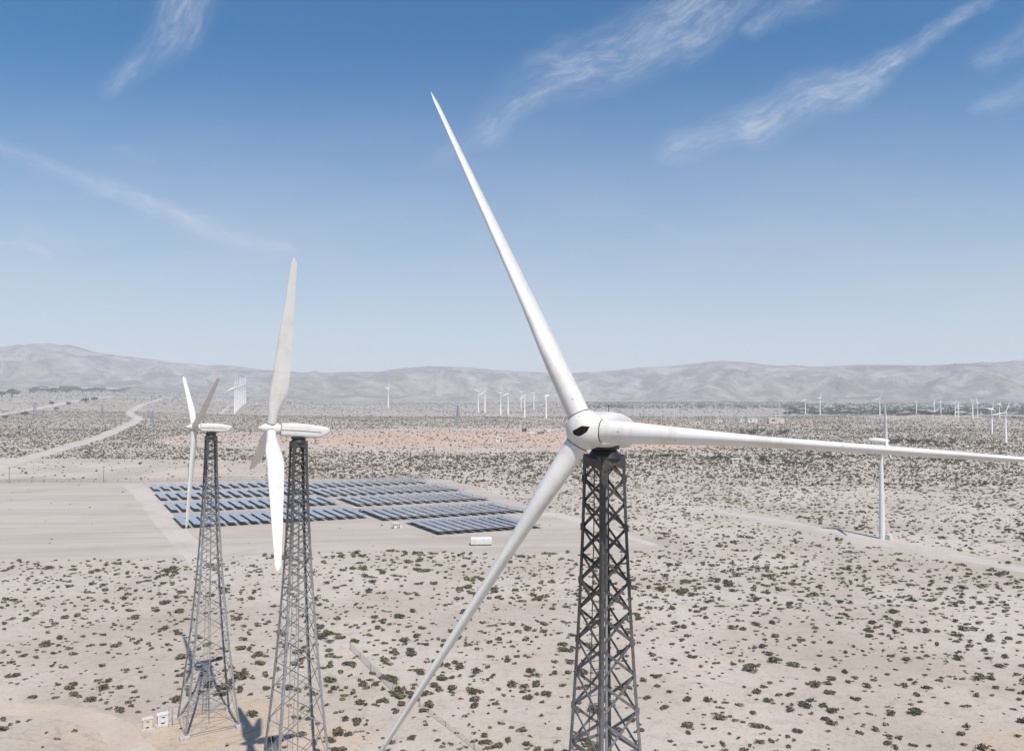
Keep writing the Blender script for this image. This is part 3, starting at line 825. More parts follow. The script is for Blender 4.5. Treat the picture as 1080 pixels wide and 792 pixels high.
def fence(name, pts_px, h, gap, wires, label, cat='fence', post_r=0.05, wr=0.012, m=None):
    P = [at(*q) for q in pts_px]; root = tag(empty(name, P[0]), label, cat)
    mb = MB(); posts = []
    for i in range(len(P) - 1):
        k = max(1, int((P[i + 1] - P[i]).length / gap))
        for j in range(k): posts.append(P[i].lerp(P[i + 1], j / k))
    posts.append(P[-1])
    for q in posts[:98]:
        b = MB(); l = q - P[0]; b.tube([l + Vector((0, 0, -.1)), l + Vector((0, 0, h))], post_r, 6); b.build('post', m or M['pipe'], root)
    for i in range(len(posts) - 1):
        a, b_ = posts[i] - P[0], posts[i + 1] - P[0]
        for w in range(wires):
            z = Vector((0, 0, h * (0.05 + 0.93 * w / (wires - 1)))); mb.bar(a + z, b_ + z, wr * 2)
        d = (b_ - a); kk = max(1, int(d.length / 0.5))
        for s in range(kk):                                              # woven wire between the strands
            z0, z1 = Vector((0, 0, .05 * h)), Vector((0, 0, .98 * h))
            mb.bar(a + d * (s / kk) + z0, a + d * ((s + 1) / kk) + z1, wr); mb.bar(a + d * (s / kk) + z1, a + d * ((s + 1) / kk) + z0, wr)
    mb.build('wire_mesh', m or M['pipe'], root, fix=False)
    return root


fence('wire_fence', [(369.5, 685), (391, 707), (414.5, 729.5)], 1.0, 3.6, 4, 'grey wire fence ending at a post by an olive shrub')
fence('wire_fence', [(442, 745), (470, 766), (500, 790), (520, 806)], 0.55, 4.5, 3, 'low wire fence running down to the bottom edge past the blade', wr=0.007, post_r=0.035, m=M['wood'])
fence('perimeter_fence', [(-60, 510), (60, 509), (150, 508), (330, 505.6), (452, 505)], 1.6, 4.6, 5, 'long thin dark fence along the far side of the solar field', post_r=0.06, wr=0.02, m=M['wood'])

# ------------------------------------------------------------------ monopole turbines
def mono_proto(name, detail=1):
    """unit turbine: tower height 1, rotor axis along -Y, blades under the hub; scaled on placing"""
    root = empty(name, (0, 0, 0))
    n = 20 if detail else 8
    b = MB(); b.tube([(0, 0, -0.01), (0, 0, .33), (0, 0, .66), (0, 0, .975)], [.031, .026, .020, .014], n); b.build('tower', M['white_far'], root, smooth=True)
    b = MB(); Y, Z, X = Vector((0, 1, 0)), Vector((0, 0, 1)), Vector((1, 0, 0))
    rings = [superring(Vector((0, y, 1.0 + dz)), X, Z, w, h, 12) for y, w, h, dz in ((-.034, .018, .018, 0), (-.02, .025, .026, .002), (.05, .027, .028, .004), (.11, .02, .018, .010))]
    b.loft(rings); b.build('nacelle', M['white_far'], root, smooth=50)
    h = MB(); lathe(h, [(.030, 0), (.024, .010), (.008, .018), (-.016, .019)], Vector((0, 0, 0)), Vector((0, -1, 0)), X, Z, 14)
    ho = h.build('hub', M['white_far'], root, smooth=40); ho.location = (0, -.05, 1.0)
    for k in range(3):
        a = R(90 + 120 * k); s = X * math.cos(a) + Z * math.sin(a); ax = Vector((0, -1, 0))
        blade_mesh(s, ax, s.cross(ax), 0.40, R(35), 0.014, 0.020, 0.042, 0.010, nsec=14 if detail else 7, npt=12 if detail else 8).build('blade', M['white_far'], ho, smooth=55)
    return root


M['white_far'], keep_ = M['white'], M['white_far']
proto_near = mono_proto('monopole_turbine', 1)
M['white_far'] = keep_
proto_far = mono_proto('monopole_turbine', 0)
used = {'far': False}


def place_mono(o, px, yb, yh, psi, azim, label, group, fat=1.0, rot=1.0):
    q = at(px, yb); H = height_at(px, yh, q) - q.z
    o.location = q; o.scale = (H, H, H); o.rotation_euler = (0, 0, psi)
    for c in o.children:
        if c.name.startswith('hub'): c.rotation_euler = (0, azim, 0); c.scale = (rot,) * 3
        if c.name.startswith('tower') or c.name.startswith('nacelle'): c.scale = (fat, fat, 1) if c.name.startswith('tower') else (fat,) * 3
    # a nacelle scaled about the origin keeps its height
    for c in o.children:
        if c.name.startswith('nacelle') and fat != 1.0: c.location = (0, 0, 1 - fat)
    tag(o, label, 'wind turbine', group)
    return o


place_mono(proto_near, 930.5, 568, 465, R(70), R(8), 'white monopole turbine standing alone below the right blade', 'monopole turbines', 1.0, 1.0)
q = at(938.5, 569); cb = tag(empty('transformer_box', q, R(20)), 'small white transformer box at the foot of the lone monopole turbine', 'transformer')
b = MB(); cb.scale = (.7, .7, .7); b.box((0, 0, .85), (1.7, 1.5, 1.6)); b.build('body', M['boxwhite'], cb); b = MB(); b.box((0, 0, 1.70), (1.85, 1.65, .1)); b.build('lid', M['roof'], cb)
b = MB(); b.box((0, -.77, .85), (1.3, .03, 1.2)); b.build('door', M['boxbeige'], cb)


def far_mono(*a, **k):
    if used['far']: o = copy_tree(proto_far)
    else: o = proto_far; used['far'] = True
    return place_mono(o, *a, **k)


# the close row behind the left turbines, receding
for i in range(7):
    t = i / 6; px = 247.5 + 11 * t; yb = 436.3 - 10.3 * (t ** 0.8); yh = 408.4 - 3.6 * t
    nm = 'nearest of' if i == 0 else 'farthest of' if i == 6 else ORD[i + 1] + ' nearest of'
    far_mono(px, yb, yh, R(14), R(2 + 4 * (i % 3)), f'white monopole turbine, {nm} the close row at left', 'close row of far turbines', fat=1.05, rot=1.0)
cl = [(409.4, 429.7, 409.5, 90, 'alone left of the far group'), (504.6, 434.7, 413.3, 20, 'leftmost of the far group'), (511.4, 435.7, 413, 20, 'second from left of the far group'),
      (528, 437.3, 415.3, 20, 'third from left of the far group'), (535.8, 437.3, 415.3, 20, 'fourth from left of the far group'), (549.6, 430.2, 414, 25, 'fifth from left of the far group'),
      (553.4, 440, 417.2, 25, 'sixth from left of the far group'), (563, 431.8, 414.6, 80, 'seventh from left of the far group'), (576, 441.2, 417.5, -75, 'rightmost of the far group, left of the big rotor')]
for i, (px, yb, yh, psi, w_) in enumerate(cl):
    far_mono(px, yb, yh, R(psi), R([5, 60, 0, 62, 12, 58, 0, 60, 25][i]), f'thin white monopole turbine, {w_}', 'far group of turbines left of the big rotor', fat=1.25)
rt = [(849.5, 437.2, 424), (865, 437.2, 422), (928, 438, 422.5), (966.5, 437, 425.5), (985.6, 437, 424.5), (992.3, 437.5, 426.5), (1007.5, 439.3, 427), (1010.8, 439.3, 426), (1026, 442, 425), (1031.2, 440.5, 427), (1046.3, 457, 433.5), (1054.3, 441.5, 428), (1061, 467, 437)]
for i, (px, yb, yh) in enumerate(rt):
    nm = 'leftmost' if i == 0 else 'rightmost' if i == len(rt) - 1 else ORD[i + 1] + ' from left'
    far_mono(px, yb, yh - 2.0, R([20, 70, -15, 40, 15, 75, -30, 35, 10, -60, 88, 80, -25][i]), R(rnd.uniform(0, 120)) if i not in (0, 12) else R(18), f'white monopole turbine, {nm} of those in front of the far town', 'far turbines on the right', fat=1.3, rot=1.1)

# ------------------------------------------------------------------ grey transmission pylons
def pylon_proto():
    root = empty('transmission_pylon', (0, 0, 0)); b = MB()
    lv = [0, .2, .38, .54, .68, .8, .9, 1.0]; wd = [.13, .10, .078, .06, .046, .04, .034, .012]
    cs = [(-1, -1), (1, -1), (1, 1), (-1, 1)]
    for j in range(len(lv) - 1):
        for i in range(4):
            c, d = cs[i], cs[(i + 1) % 4]
            A = Vector((c[0] * wd[j], c[1] * wd[j], lv[j])); B = Vector((c[0] * wd[j + 1], c[1] * wd[j + 1], lv[j + 1]))
            Dn = Vector((d[0] * wd[j + 1], d[1] * wd[j + 1], lv[j + 1])); C_ = Vector((d[0] * wd[j], d[1] * wd[j], lv[j]))
            b.bar(A, B, .018); b.bar(A, Dn, .010); b.bar(C_, B, .010)
    b.build('lattice', M['pipe'], root, fix=False)
    for z, l in ((.70, .20), (.82, .16), (.93, .12)):
        a = MB(); a.bar((-l, 0, z), (l, 0, z), .016); a.bar((-l, 0, z), (0, 0, z + .05), .010); a.bar((l, 0, z), (0, 0, z + .05), .010); a.build('crossarm', M['pipe'], root)
    return root


pp = None
for i, (px, yb, yt, w_) in enumerate([(36.5, 441, 424, 'at far left before the pale road'), (160.5, 448, 433, 'left of the smaller turbine'), (483, 447, 427, 'left of the far turbine group'), (108, 509 - 68, 428, 'between two others on the left scrub')]):
    q = at(px, yb); o = pylon_proto() if pp is None else copy_tree(pp); pp = pp or o
    H = height_at(px, yt, q) - q.z; o.location = q; o.scale = (H, H, H); o.rotation_euler = (0, 0, R(20 + 25 * i))
    tag(o, f'grey steel transmission pylon {w_}', 'pylon', 'transmission pylons')

# ------------------------------------------------------------------ substation, sheds, far houses
def shed(px, py, w, d, h, wm, rm, label, cat='building', rz=0.0, group=None, gable=False, name='shed', detail=True):
    p = at(px, py); root = tag(empty(name, p, rz), label, cat, group)
    b = MB(); b.box((0, 0, h / 2 - .1), (w, d, h + .2)); b.build('wall', wm, root)
    b = MB()
    if gable: 
        o_ = .4; b.add([(-w / 2 - o_, -d / 2 - o_, h), (w / 2 + o_, -d / 2 - o_, h), (w / 2 + o_, d / 2 + o_, h), (-w / 2 - o_, d / 2 + o_, h), (-w / 2 - o_, 0, h + d * .28), (w / 2 + o_, 0, h + d * .28)], [(0, 1, 5, 4), (2, 3, 4, 5), (0, 4, 3), (1, 2, 5), (0, 3, 2, 1)])
    else: b.box((0, 0, h + .12), (w + .5, d + .5, .24))
    b.build('roof', rm, root)
    if detail:
        b = MB(); b.box((w * .2, -d / 2 - .02, min(1.05, h * .45)), (min(1.6, w * .2), .04, min(2.1, h * .8))); b.build('door', M['dark'], root)
        b = MB(); b.box((-w * .22, -d / 2 - .02, h * .6), (w * .22, .04, h * .3)); b.build('window', M['dark'], root)
    return root


shed(527, 465.5, 5.6, 4.5, 3.4, M['boxwhite'], M['roof'], 'small white shed on the reddish bare ground', 'shed')
shed(777, 487.5, 6.0, 4.0, 1.7, M['wall'], M['boxwhite'], 'low white roofed building among the green trees', 'shed')
shed(817.5, 446.5, 19, 12, 6.6, M['wall'], M['roof'], 'large pale building at the right end of the substation', 'building', name='substation_building')
shed(793, 445.5, 12, 8, 5.2, M['boxwhite'], M['roof'], 'white building left of the large pale one', 'building', name='substation_building')
shed(781, 445, 8, 7, 4.2, M['boxwhite'], M['roof'], 'small white building in the middle of the substation', 'building', name='substation_building')
shed(757, 446, 9, 7, 3.6, M['boxwhite'], M['roof'], 'low white building at the left of the substation', 'building', name='substation_building')
shed(733, 447.5, 14, 5, 2.6, M['wall'], M['roof'], 'low tan building left of the substation poles', 'building', name='substation_building')
shed(606 + 116, 432.5, 16, 5, 3.5, M['redroof'], M['redroof'], 'reddish flat building beyond the substation poles', 'building', name='substation_building')
# machinery in the yard left of the big rotor
for i, (px, py, w, d, h, m_, lb) in enumerate([(553, 455.5, 4.5, 3, 3.2, 'dark', 'dark machine at the left of the dirt yard'), (560, 457.5, 7, 2.4, 1.6, 'roof', 'pale trailer in the dirt yard'), (570.5, 457.5, 6, 2.4, 1.8, 'frame', 'grey trailer in the dirt yard'), (578, 456, 4, 3, 2.2, 'boxwhite', 'white truck box at the right of the dirt yard'), (541, 466, 9, 2.0, 0.8, 'pipe', 'grey pipe stack right of the white shed')]):
    p = at(px, py); root = tag(empty('yard_trailer', p, R(8 * i)), lb, 'trailer', 'machines in the dirt yard')
    b = MB(); b.box((0, 0, h * .6), (w, d, h * .8)); b.box((w * .3, 0, h * 1.05), (w * .3, d * .8, h * .2)); b.build('body', M[m_], root)
    for sx_ in (-.3, .3):
        for sy_ in (-1, 1):
            q_ = MB(); q_.tube([(w * sx_, sy_ * d * .5 - .12, .35), (w * sx_, sy_ * d * .5 + .12, .35)], .35, 10); q_.build('wheel', M['dark'], root)

# poles of the substation and the lines that lead to it
sub = [(698 + 5.4 * i + rnd.uniform(-3, 3), rnd.uniform(439, 450), rnd.uniform(9, 19), 'substation') for i in range(25)]
sub += [(664 + 4.7 * i + rnd.uniform(-1, 1), rnd.uniform(438, 441.5), rnd.uniform(12, 15.5), 'line') for i in range(13)]
sub += [(756 + 5.6 * i + rnd.uniform(-2, 2), rnd.uniform(444, 447), rnd.uniform(8, 14), 'substation') for i in range(13)]
sub += [(835 + 22 * i + rnd.uniform(-5, 5), rnd.uniform(451, 456), rnd.uniform(9, 13), 'right') for i in range(10)]
names = {'substation': ('grey pole in the substation behind the right blade', 'poles in the substation'), 'line': ('grey pole in the far line just right of the big rotor', 'poles of the far line'), 'right': ('thin pole on the scrub right of the substation', 'poles right of the substation')}
pr = None
for (px, yb, hp, z_) in sub:
    q = at(px, yb); H = hp * q.y / 800
    lb, gp = names[z_]
    if pr is None: o = pr = pole(Vector((0, 0, 0)), 1.0, lb, gp, arm=0.10, r=0.026, m=M['palepole'])
    else: o = copy_tree(pr)
    for c in o.children:
        if c.name.startswith('crossarm') and pr is o:
            for v in c.data.vertices: v.co.x *= 1; v.co.y *= .1; v.co.z = .94 + (v.co.z - .94) * .1
    o.location = q; o.scale = (H, H, H); o.rotation_euler = (0, 0, rnd.uniform(-.6, .6)); tag(o, lb, 'pole', gp)
# busbar gantries
gp_ = None
for i, (px, yb) in enumerate([(752, 447), (764, 446), (776, 447.5), (788, 447)]):
    q = at(px, yb)
    if gp_ is None:
        o = gp_ = empty('busbar_gantry', q)
        for sx_ in (-5, 5): b = MB(); b.bar((sx_, 0, 0), (sx_, 0, 9), .45); b.build('post', M['pipe'], o)
        b = MB(); b.bar((-5.3, 0, 8.4), (5.3, 0, 8.4), .5); b.bar((-5.3, 0, 6.2), (5.3, 0, 6.2), .3); b.build('beam', M['pipe'], o)
        for x in (-3, 0, 3): b = MB(); b.tube([(x, 0, 8.2), (x, 0, 6.4)], .22, 6); b.build('insulator', M['wood'], o)
    else: o = copy_tree(gp_)
    o.location = q; o.rotation_euler = (0, 0, R(10)); tag(o, f'grey steel gantry, {["leftmost", "second from left", "third from left", "rightmost"][i]} in the substation', 'gantry', 'substation gantries')

# far town on the right (single houses one can make out) and the houses on the left rise
h1 = h2 = None
for i in range(120):
    px = rnd.uniform(838, 1095); yb = 426.5 + 11 * rnd.random() ** 1.3 + (px - 900) * 0.004
    w = rnd.uniform(8, 13)
    if h1 is None:
        h1 = o = shed(px, yb, 1, .7, .26, M['wall'], M['greyroof'], 'x', 'house', 0, None, True, 'town_house', False)
    else: o = copy_tree(h1)
    if i % 3 == 1:
        for c in o.children:
            if c.name.startswith('roof'): c.material_slots[0].link = 'OBJECT'; c.material_slots[0].material = M['redroof']
            else: c.material_slots[0].link = 'OBJECT'; c.material_slots[0].material = M['wall']
    o.location = at(px, yb); o.scale = (w, w, w * .9); o.rotation_euler = (0, 0, rnd.choice([0, .3, 1.57, 1.2]))
    tag(o, 'tiny pale house among many in the bluish town below the right mountains', 'house', 'houses of the far town')
for i, px in enumerate([51, 60, 68, 82, 88, 94, 101, 113, 121, 40]):
    o = copy_tree(h1); o.location = at(px, 411.2 + rnd.uniform(-.5, 1.2)); w = rnd.uniform(22, 36); o.scale = (w, w, w * .8); o.rotation_euler = (0, 0, rnd.uniform(-.4, .4))
    tag(o, 'tiny white house in the tree belt under the left mountains', 'house', 'houses on the left rise')

# ------------------------------------------------------------------ plants
def leaf_cloud(n, lobes, size, flat=0.62, seed=0, thick=0.5):
    """quads spread through a few lobes, unit width, standing on z = 0"""
    g = np.random.default_rng(seed); V = []
    cs = [(g.uniform(-.25, .25), g.uniform(-.24, .24), g.uniform(.12, .30) * flat / .62, g.uniform(.12, .28)) for _ in range(lobes)] + [(0, 0, .2 * flat / .62, .26)]
    for i in range(n):
        c = cs[g.integers(len(cs))]
        d = g.normal(size=3); d /= np.linalg.norm(d); d[2] = abs(d[2]) * .9 - .15
        r = c[3] * (thick + (1 - thick) * g.random() ** .5) * g.uniform(.8, 1.15)
        p = np.array([c[0], c[1], c[2] * .8]) + d * r * np.array([1, 1, flat * 1.25]); p[2] = max(p[2], .015)
        nn = d + g.normal(size=3) * .65; nn /= np.linalg.norm(nn)
        t = np.cross(nn, g.normal(size=3)); t /= np.linalg.norm(t); b = np.cross(nn, t)
        s = size * g.uniform(.6, 1.25); l = s * g.uniform(1.0, 1.8)
        V.append([p - t * l / 2 - b * s * .2, p - t * l * .1 + b * s / 2, p + t * l / 2 + b * s * .1, p - b * s / 2])
    return np.array(V)


def mesh_from_quads(name, Q, m, attr=None):
    n = len(Q); me = bpy.data.meshes.new(name)
    me.vertices.add(n * 4); me.vertices.foreach_set('co', Q.reshape(-1).astype(np.float32))
    me.loops.add(n * 4); me.loops.foreach_set('vertex_index', np.arange(n * 4, dtype=np.int32))
    me.polygons.add(n); me.polygons.foreach_set('loop_start', np.arange(0, n * 4, 4, dtype=np.int32))
    me.polygons.foreach_set('loop_total', np.full(n, 4, np.int32))
    me.materials.append(m)
    if attr is not None:
        a = me.attributes.new('plant', 'FLOAT', 'FACE'); a.data.foreach_set('value', attr.astype(np.float32))
    me.update(calc_edges=True); me.validate()
    return me


def in_poly(px, py, poly):
    inside = np.zeros(px.shape, bool); x = np.array([p[0] for p in poly]); y = np.array([p[1] for p in poly])
    j = len(poly) - 1
    for i in range(len(poly)):
        c = ((y[i] > py) != (y[j] > py)) & (px < (x[j] - x[i]) * (py - y[i]) / (y[j] - y[i] + 1e-12) + x[i]); inside ^= c; j = i
    return inside


def scatter():
    out = []
    # candidate plants over the wedge of plain in front of the camera
    dmax = 1250
    N = int(0.75 * (dmax ** 2 - 55 ** 2) * 0.440)
    y = np.sqrt(rng.uniform(55 ** 2, dmax ** 2, N)); x = rng.uniform(-.80, .80, N) * y
    dens = np.array([mnoise.fractal(Vector((a / 60, b / 60, 2.2)), 0.8, 2.0, 3) for a, b in zip(x, y)])
    fine = np.array([mnoise.noise(Vector((a / 9, b / 9, 5.2))) for a, b in zip(x, y)])
    prob = np.clip(0.66 + 0.26 * dens + 0.24 * fine, 0.06, 1)
    prob *= np.where(y < 170, 1.25, 1.0) * np.where(y < 450, 0.95, np.where(y < 800, .66, 0.36))
    zz = gz(x, y); d = y * CP + (zz - CAM_H) * SP
    px = 540 + 800 * x / d; py = 396 - 800 * (-y * SP + (zz - CAM_H) * CP) / d
    lot = in_poly(px, py, LOT); prob[lot] *= 0.018
    sparse = (py < 509.5) & (py > 484 + (px - 100) * 0.01) & (px < 300) & ~lot; prob[sparse] *= 0.05
    pink = ((x + 40) / 250) ** 2 + ((y - 640) / 170) ** 2 < 1; prob[pink] *= 0.22
    pad = ((x + 33) / 9) ** 2 + ((y - 83.5) / 8) ** 2 < 1; prob[pad] *= 0.10
    pad = ((x + 45) / 10) ** 2 + ((y - 80) / 5) ** 2 < 1; prob[pad] *= 0.2
    bare = (y > 1050) & (x > 520) & (x < 720); prob[bare] *= 0.4
    def near_line(pts, w, k):
        P = [at(*q) for q in pts]
        for a, b in zip(P[:-1], P[1:]):
            ab = np.array([b.x - a.x, b.y - a.y]); L2 = ab @ ab
            t = np.clip(((x - a.x) * ab[0] + (y - a.y) * ab[1]) / L2, 0, 1)
            dd = np.hypot(x - a.x - t * ab[0], y - a.y - t * ab[1]); prob[dd < w] *= k
    near_line([(-40, 505), (0, 492), (66, 473), (106, 461), (146, 442), (137, 435), (159, 424), (182, 418)], 7, 0.0)
    near_line([(745, 538), (800, 546), (860, 557), (930, 572), (1000, 585), (1090, 603), (1180, 622)], 6, 0.07)
    near_line([(-60, 742), (0, 747), (60, 750), (110, 762), (140, 790)], 2.4, 0.03)
    near_line([(572, 541), (612, 549), (650, 562), (705, 579)], 4, 0.1)
    near_line([(330, 437), (420, 434.5), (505, 436.5), (580, 442.5), (640, 447)], 7, 0.05)
    near_line([(675, 792), (720, 742), (790, 715), (850, 690), (905, 668)], 1.2, 0.2)
    keep = rng.random(N) < prob
    x, y, px, py, zz, fine, lot = x[keep], y[keep], px[keep], py[keep], zz[keep], fine[keep], lot[keep]
    w = np.clip(np.exp(rng.normal(-.36, .46, len(x))), .26, 1.65) * np.where(lot, .6, 1)
    w *= np.where(y > 800, 1.2, np.where(y > 330, 1.12, 1.0))
    # greener, larger shrubs follow the washes
    gr = np.array([mnoise.fractal(Vector((a / 42, b / 26, 9.9)), .9, 2.0, 3) for a, b in zip(x, y)])
    w *= np.where((gr > .25) & ~lot, 1.30, 1.0)
    tone = np.clip(rng.uniform(.2, 1, len(x)) - np.where(gr > .22, .45, 0), 0, 1)
    return x, y, zz, px, py, w, tone


SX, SY, SZ, SPX, SPY, SW, ST = scatter()
inview = (SPX > 4) & (SPX < 1076) & (SPY > 420) & (SPY < 789)
# what the big towers and blades do not cover counts as showing
size_px = np.where(inview, SW / SY, 0)
order = np.argsort(-size_px)
picked = order[:296]
rest = np.setdiff1d(np.arange(len(SX)), picked)

protos_s = [mesh_from_quads('desert_shrub', leaf_cloud(210, 3 + k % 5, .095, .50 + .05 * (k % 5), 40 + k, .28), M['leaf']) for k in range(10)]


def zone(px, py):
    if px < 190: h = 'left of the left tower'
    elif px < 262: h = 'around the left tower'
    elif px < 345: h = 'around the middle tower'
    elif px < 470: h = 'between middle tower and lower blade'
    elif px < 600: h = 'between the lower blade and the dark tower'
    elif px < 690: h = 'around the dark tower'
    elif px < 850: h = 'right of the dark tower'
    else: h = 'below the lone monopole turbine'
    return h


def depth_word(py):
    return 'close by' if py > 745 else 'nearer half' if py > 700 else 'middle distance' if py > 650 else 'farther off'


for i in picked:
    o = bpy.data.objects.new('desert_shrub', protos_s[int(rng.integers(10))]); COL.objects.link(o)
    w = float(SW[i]); o.location = (float(SX[i]), float(SY[i]), float(SZ[i]) - .02)
    o.scale = (w * rng.uniform(.95, 1.45), w * rng.uniform(.8, 1.15), w * rng.uniform(.75, 1.2)); o.rotation_euler = (0, 0, rng.uniform(-.7, .7) + (3.14 if rng.random() < .5 else 0))
    s = w / SY[i] * 800
    sz = 'large' if s > 12.5 else 'medium' if s > 10 else 'small'
    lb = f'{sz} desert shrub, {depth_word(SPY[i])}, {zone(SPX[i], SPY[i])}'
    tag(o, lb, 'shrub', lb.replace('desert shrub', 'desert shrubs'))

Qs, As = [], []
L1 = [leaf_cloud(36, 3, .20, .56, 140 + k, .4) for k in range(8)]
L2 = [leaf_cloud(11, 2, .36, .58, 240 + k, .5) for k in range(8)]
for lod, sel in ((L1, rest[SY[rest] < 300]), (L2, rest[SY[rest] >= 300])):
    kk = rng.integers(8, size=len(sel)); th = rng.uniform(0, 6.28, len(sel))
    for k in range(8):
        ix = sel[kk == k]; t = th[kk == k]
        if not len(ix): continue
        P = np.broadcast_to(lod[k], (len(ix),) + lod[k].shape).copy()
        c, s = np.cos(t)[:, None, None], np.sin(t)[:, None, None]
        X = P[..., 0] * c - P[..., 1] * s; Y = P[..., 0] * s + P[..., 1] * c
        w = SW[ix][:, None, None] * (1.02 if lod is L2 else 1.0); hz_ = .84 if lod is L2 else .80
        ra, rb, rc = (rng.uniform(lo, hi, (len(ix), 1, 1)) for lo, hi in ((.9, 1.4), (.8, 1.15), (.75, 1.5)))
        q = np.stack([X * w * ra + SX[ix][:, None, None], Y * w * rb + SY[ix][:, None, None], P[..., 2] * w * hz_ * rc + SZ[ix][:, None, None] - .02], -1)
        Qs.append(q.reshape(-1, 4, 3)); As.append(np.repeat(ST[ix], lod[k].shape[0]))
L3 = [leaf_cloud(6, 1, .55, .6, 340 + k, .5) for k in range(8)]
nf = 26000
fy = np.sqrt(rng.uniform(1200 ** 2, 3500 ** 2, nf)); fx = rng.uniform(-.82, .82, nf) * fy
fd = np.array([mnoise.fractal(Vector((a / 260, b / 420, 4.2)), 0.8, 2.0, 3) for a, b in zip(fx, fy)])
kp = rng.random(nf) < np.clip(.62 + .5 * fd, .1, 1)
fx, fy = fx[kp], fy[kp]; fz = gz(fx, fy); fw = rng.uniform(2.2, 4.2, len(fx)) * (fy / 1600) ** .5
kk = rng.integers(8, size=len(fx))
for k in range(8):
    ix = np.nonzero(kk == k)[0]; w = fw[ix][:, None, None]
    P = np.broadcast_to(L3[k][None], (len(ix),) + L3[k].shape)
    q = np.stack([P[..., 0] * w * 1.2 + fx[ix][:, None, None], P[..., 1] * w + fy[ix][:, None, None], P[..., 2] * w * .6 + fz[ix][:, None, None] - .05], -1)
    Qs.append(q.reshape(-1, 4, 3)); As.append(np.repeat(rng.uniform(.3, 1, len(ix)), P.shape[1]))
o = bpy.data.objects.new('desert_scrub', mesh_from_quads('desert_scrub', np.concatenate(Qs), M['leaf_far'], np.concatenate(As))); COL.objects.link(o)
tag(o, 'countless low desert shrubs dotting the plain out to the far turbines', 'scrub', kind='stuff')
print('shrubs', len(SX), 'faces', sum(len(q) for q in Qs))

# trees: trunk with limbs, crown of leaf clumps
def tree_proto(seed):
    g = random.Random(seed); root = empty('desert_tree', (0, 0, 0))
    b = MB(); b.tube([(0, 0, -.05), (.02, 0, .2), (0, .02, .42)], [.05, .04, .025], 6)
    for k in range(4):
        a = g.uniform(0, 6.28); b.tube([(0, 0, .2 + .05 * k), (math.cos(a) * .2, math.sin(a) * .2, .45 + .05 * k)], [.022, .008], 5)
    b.build('trunk', M['bark'], root)
    Q = leaf_cloud(260, 5, .11, .80, seed, .45); Q[..., 2] = Q[..., 2] * 1.15 + .10
    c = bpy.data.objects.new('crown', mesh_from_quads('crown', Q, M['tree'])); COL.objects.link(c); c.parent = root
    return root


tp = [None] * 4
def plant_tree(k, px, py, w, label, group, tall=1.0):
    if tp[k] is None: o = tp[k] = tree_proto(900 + k)
    else: o = copy_tree(tp[k])
    o.location = at(px, py); o.scale = (w, w, w * tall); o.rotation_euler = (0, 0, rnd.uniform(0, 6.28)); tag(o, label, 'tree', group)


tr_ = [(698.5, 483, 5.0), (703.5, 483.5, 5.5), (712, 483, 4.2), (718.5, 483, 4.0), (745, 485, 3.4), (752, 485.5, 5.0), (760, 485, 6.2), (767, 486, 4.2), (788, 486, 4.2), (804.5, 488, 6.0), (810, 488.5, 4.2), (829, 489, 4.4), (836, 490.5, 4.6), (845, 491.5, 4.4), (875, 492, 3.8)]
for i, (px, py, w) in enumerate(tr_):
    nm = 'leftmost' if i == 0 else 'rightmost' if i == len(tr_) - 1 else ORD[i + 1] + ' from left'
    plant_tree(i % 4, px, py, w, f'round green tree, {nm} in the row below the right blade', 'green trees below the right blade', .8)
for i in range(16):
    px = rnd.uniform(832, 882); py = rnd.uniform(474, 483)
    plant_tree(i % 4, px, py, rnd.uniform(3.0, 5.0), 'greyish bushy tree in the thicket under the right blade', 'grey thicket under the right blade', .6)
for i in range(22):
    px = rnd.uniform(936, 1004); py = 466.5 + rnd.uniform(-1.5, 2.5) + (px - 936) * .03
    plant_tree(i % 4, px, py, rnd.uniform(4, 7), 'dark tree in the belt behind the right blade tip', 'tree belt behind the right blade', .7)
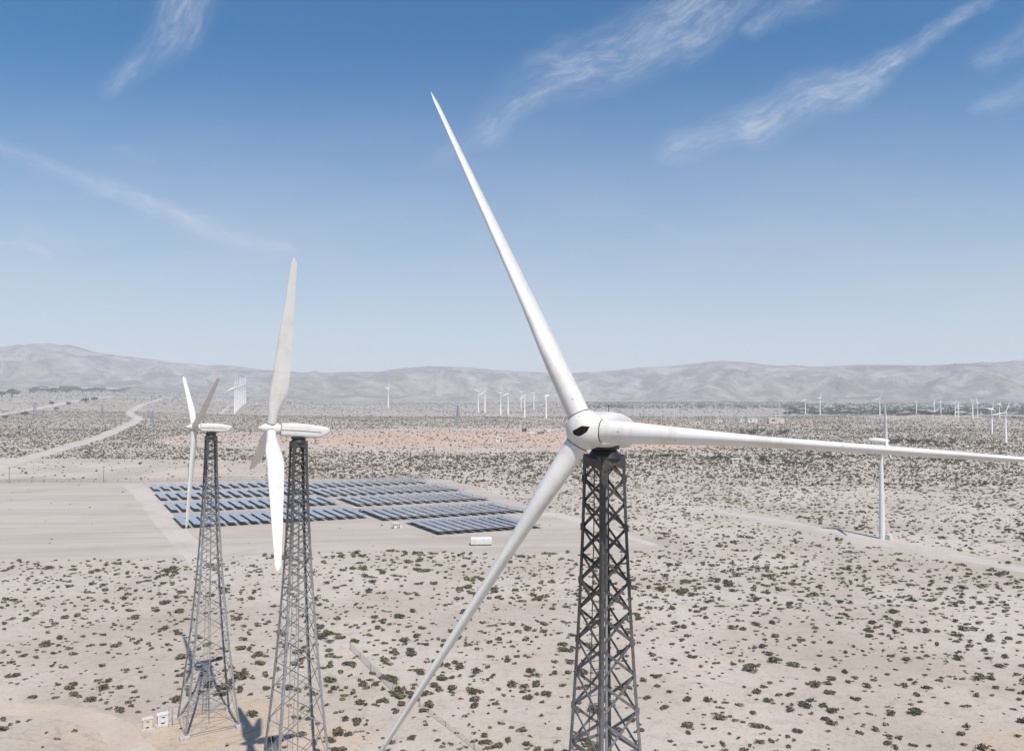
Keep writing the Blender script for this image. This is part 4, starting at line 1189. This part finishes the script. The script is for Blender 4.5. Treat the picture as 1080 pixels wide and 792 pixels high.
for i in range(12):
    px = rnd.uniform(772, 830); py = rnd.uniform(455, 459)
    plant_tree(i % 4, px, py, rnd.uniform(5, 8), 'grey green tree on the scrub before the substation', 'trees before the substation', .65)
for i, (px, py, w) in enumerate([(2, 418.5, 30), (13, 418.5, 42), (55, 427, 14), (72, 427.5, 14), (27, 438.5, 14), (59, 433, 12), (90, 424.5, 20), (100, 423, 18), (6, 442, 10)]):
    plant_tree(i % 4, px, py, w, f'dark tree by the far left road, {["leftmost of the big pair", "rightmost of the big pair", "third from the top", "fourth from the top", "below the road", "beside the bend", "before the fork", "nearest the fork", "lowest of all"][i]}', 'trees along the far left road', .8)
for i in range(34):
    px = rnd.uniform(28, 135); py = rnd.uniform(411.2, 414.5)
    plant_tree(i % 4, px, py, rnd.uniform(26, 44), 'dark tree in the belt of trees and houses under the left mountains', 'tree belt under the left mountains', .6)
# the town's trees read as one mass
V = []
for i in range(1100):
    px = rnd.uniform(830, 1140); q = at(px, 426.2 + 11.5 * rnd.random()); w = rnd.uniform(10, 24)
    V.append(L1[i % 8][:14] * np.array([w, w, w * .8]) + np.array(q))
for i in range(1100):
    px = rnd.uniform(600, 850); q = at(px, 422.8 + 8 * rnd.random() ** 1.4); w = rnd.uniform(10, 20)
    V.append(L1[i % 8][:14] * np.array([w, w, w * .7]) + np.array(q))
V = np.concatenate(V)
o = bpy.data.objects.new('town_woods', mesh_from_quads('town_woods', V, M['tree'])); COL.objects.link(o)
tag(o, 'bluish belt of far trees between the houses below the right mountains', 'woods', kind='stuff')

# ------------------------------------------------------------------ air
hz = MB(); hz.box((0, 2700, 227), (22000, 12600, 462))
ho = hz.build('haze', None)
ho.data.materials.clear()
hm = bpy.data.materials.new('haze air'); hm.use_nodes = True; n = NT(hm.node_tree)
pv = n.n('ShaderNodeVolumePrincipled'); pv.inputs['Color'].default_value = (0.87, 0.925, 1.0, 1); pv.inputs['Density'].default_value = 1.5e-4; pv.inputs['Anisotropy'].default_value = 0.0
oo = n.n('ShaderNodeOutputMaterial'); n.l(pv.outputs[0], oo.inputs['Volume'])
ho.data.materials.append(hm)
tag(ho, 'thin pale desert haze over the plain', 'haze', kind='stuff')
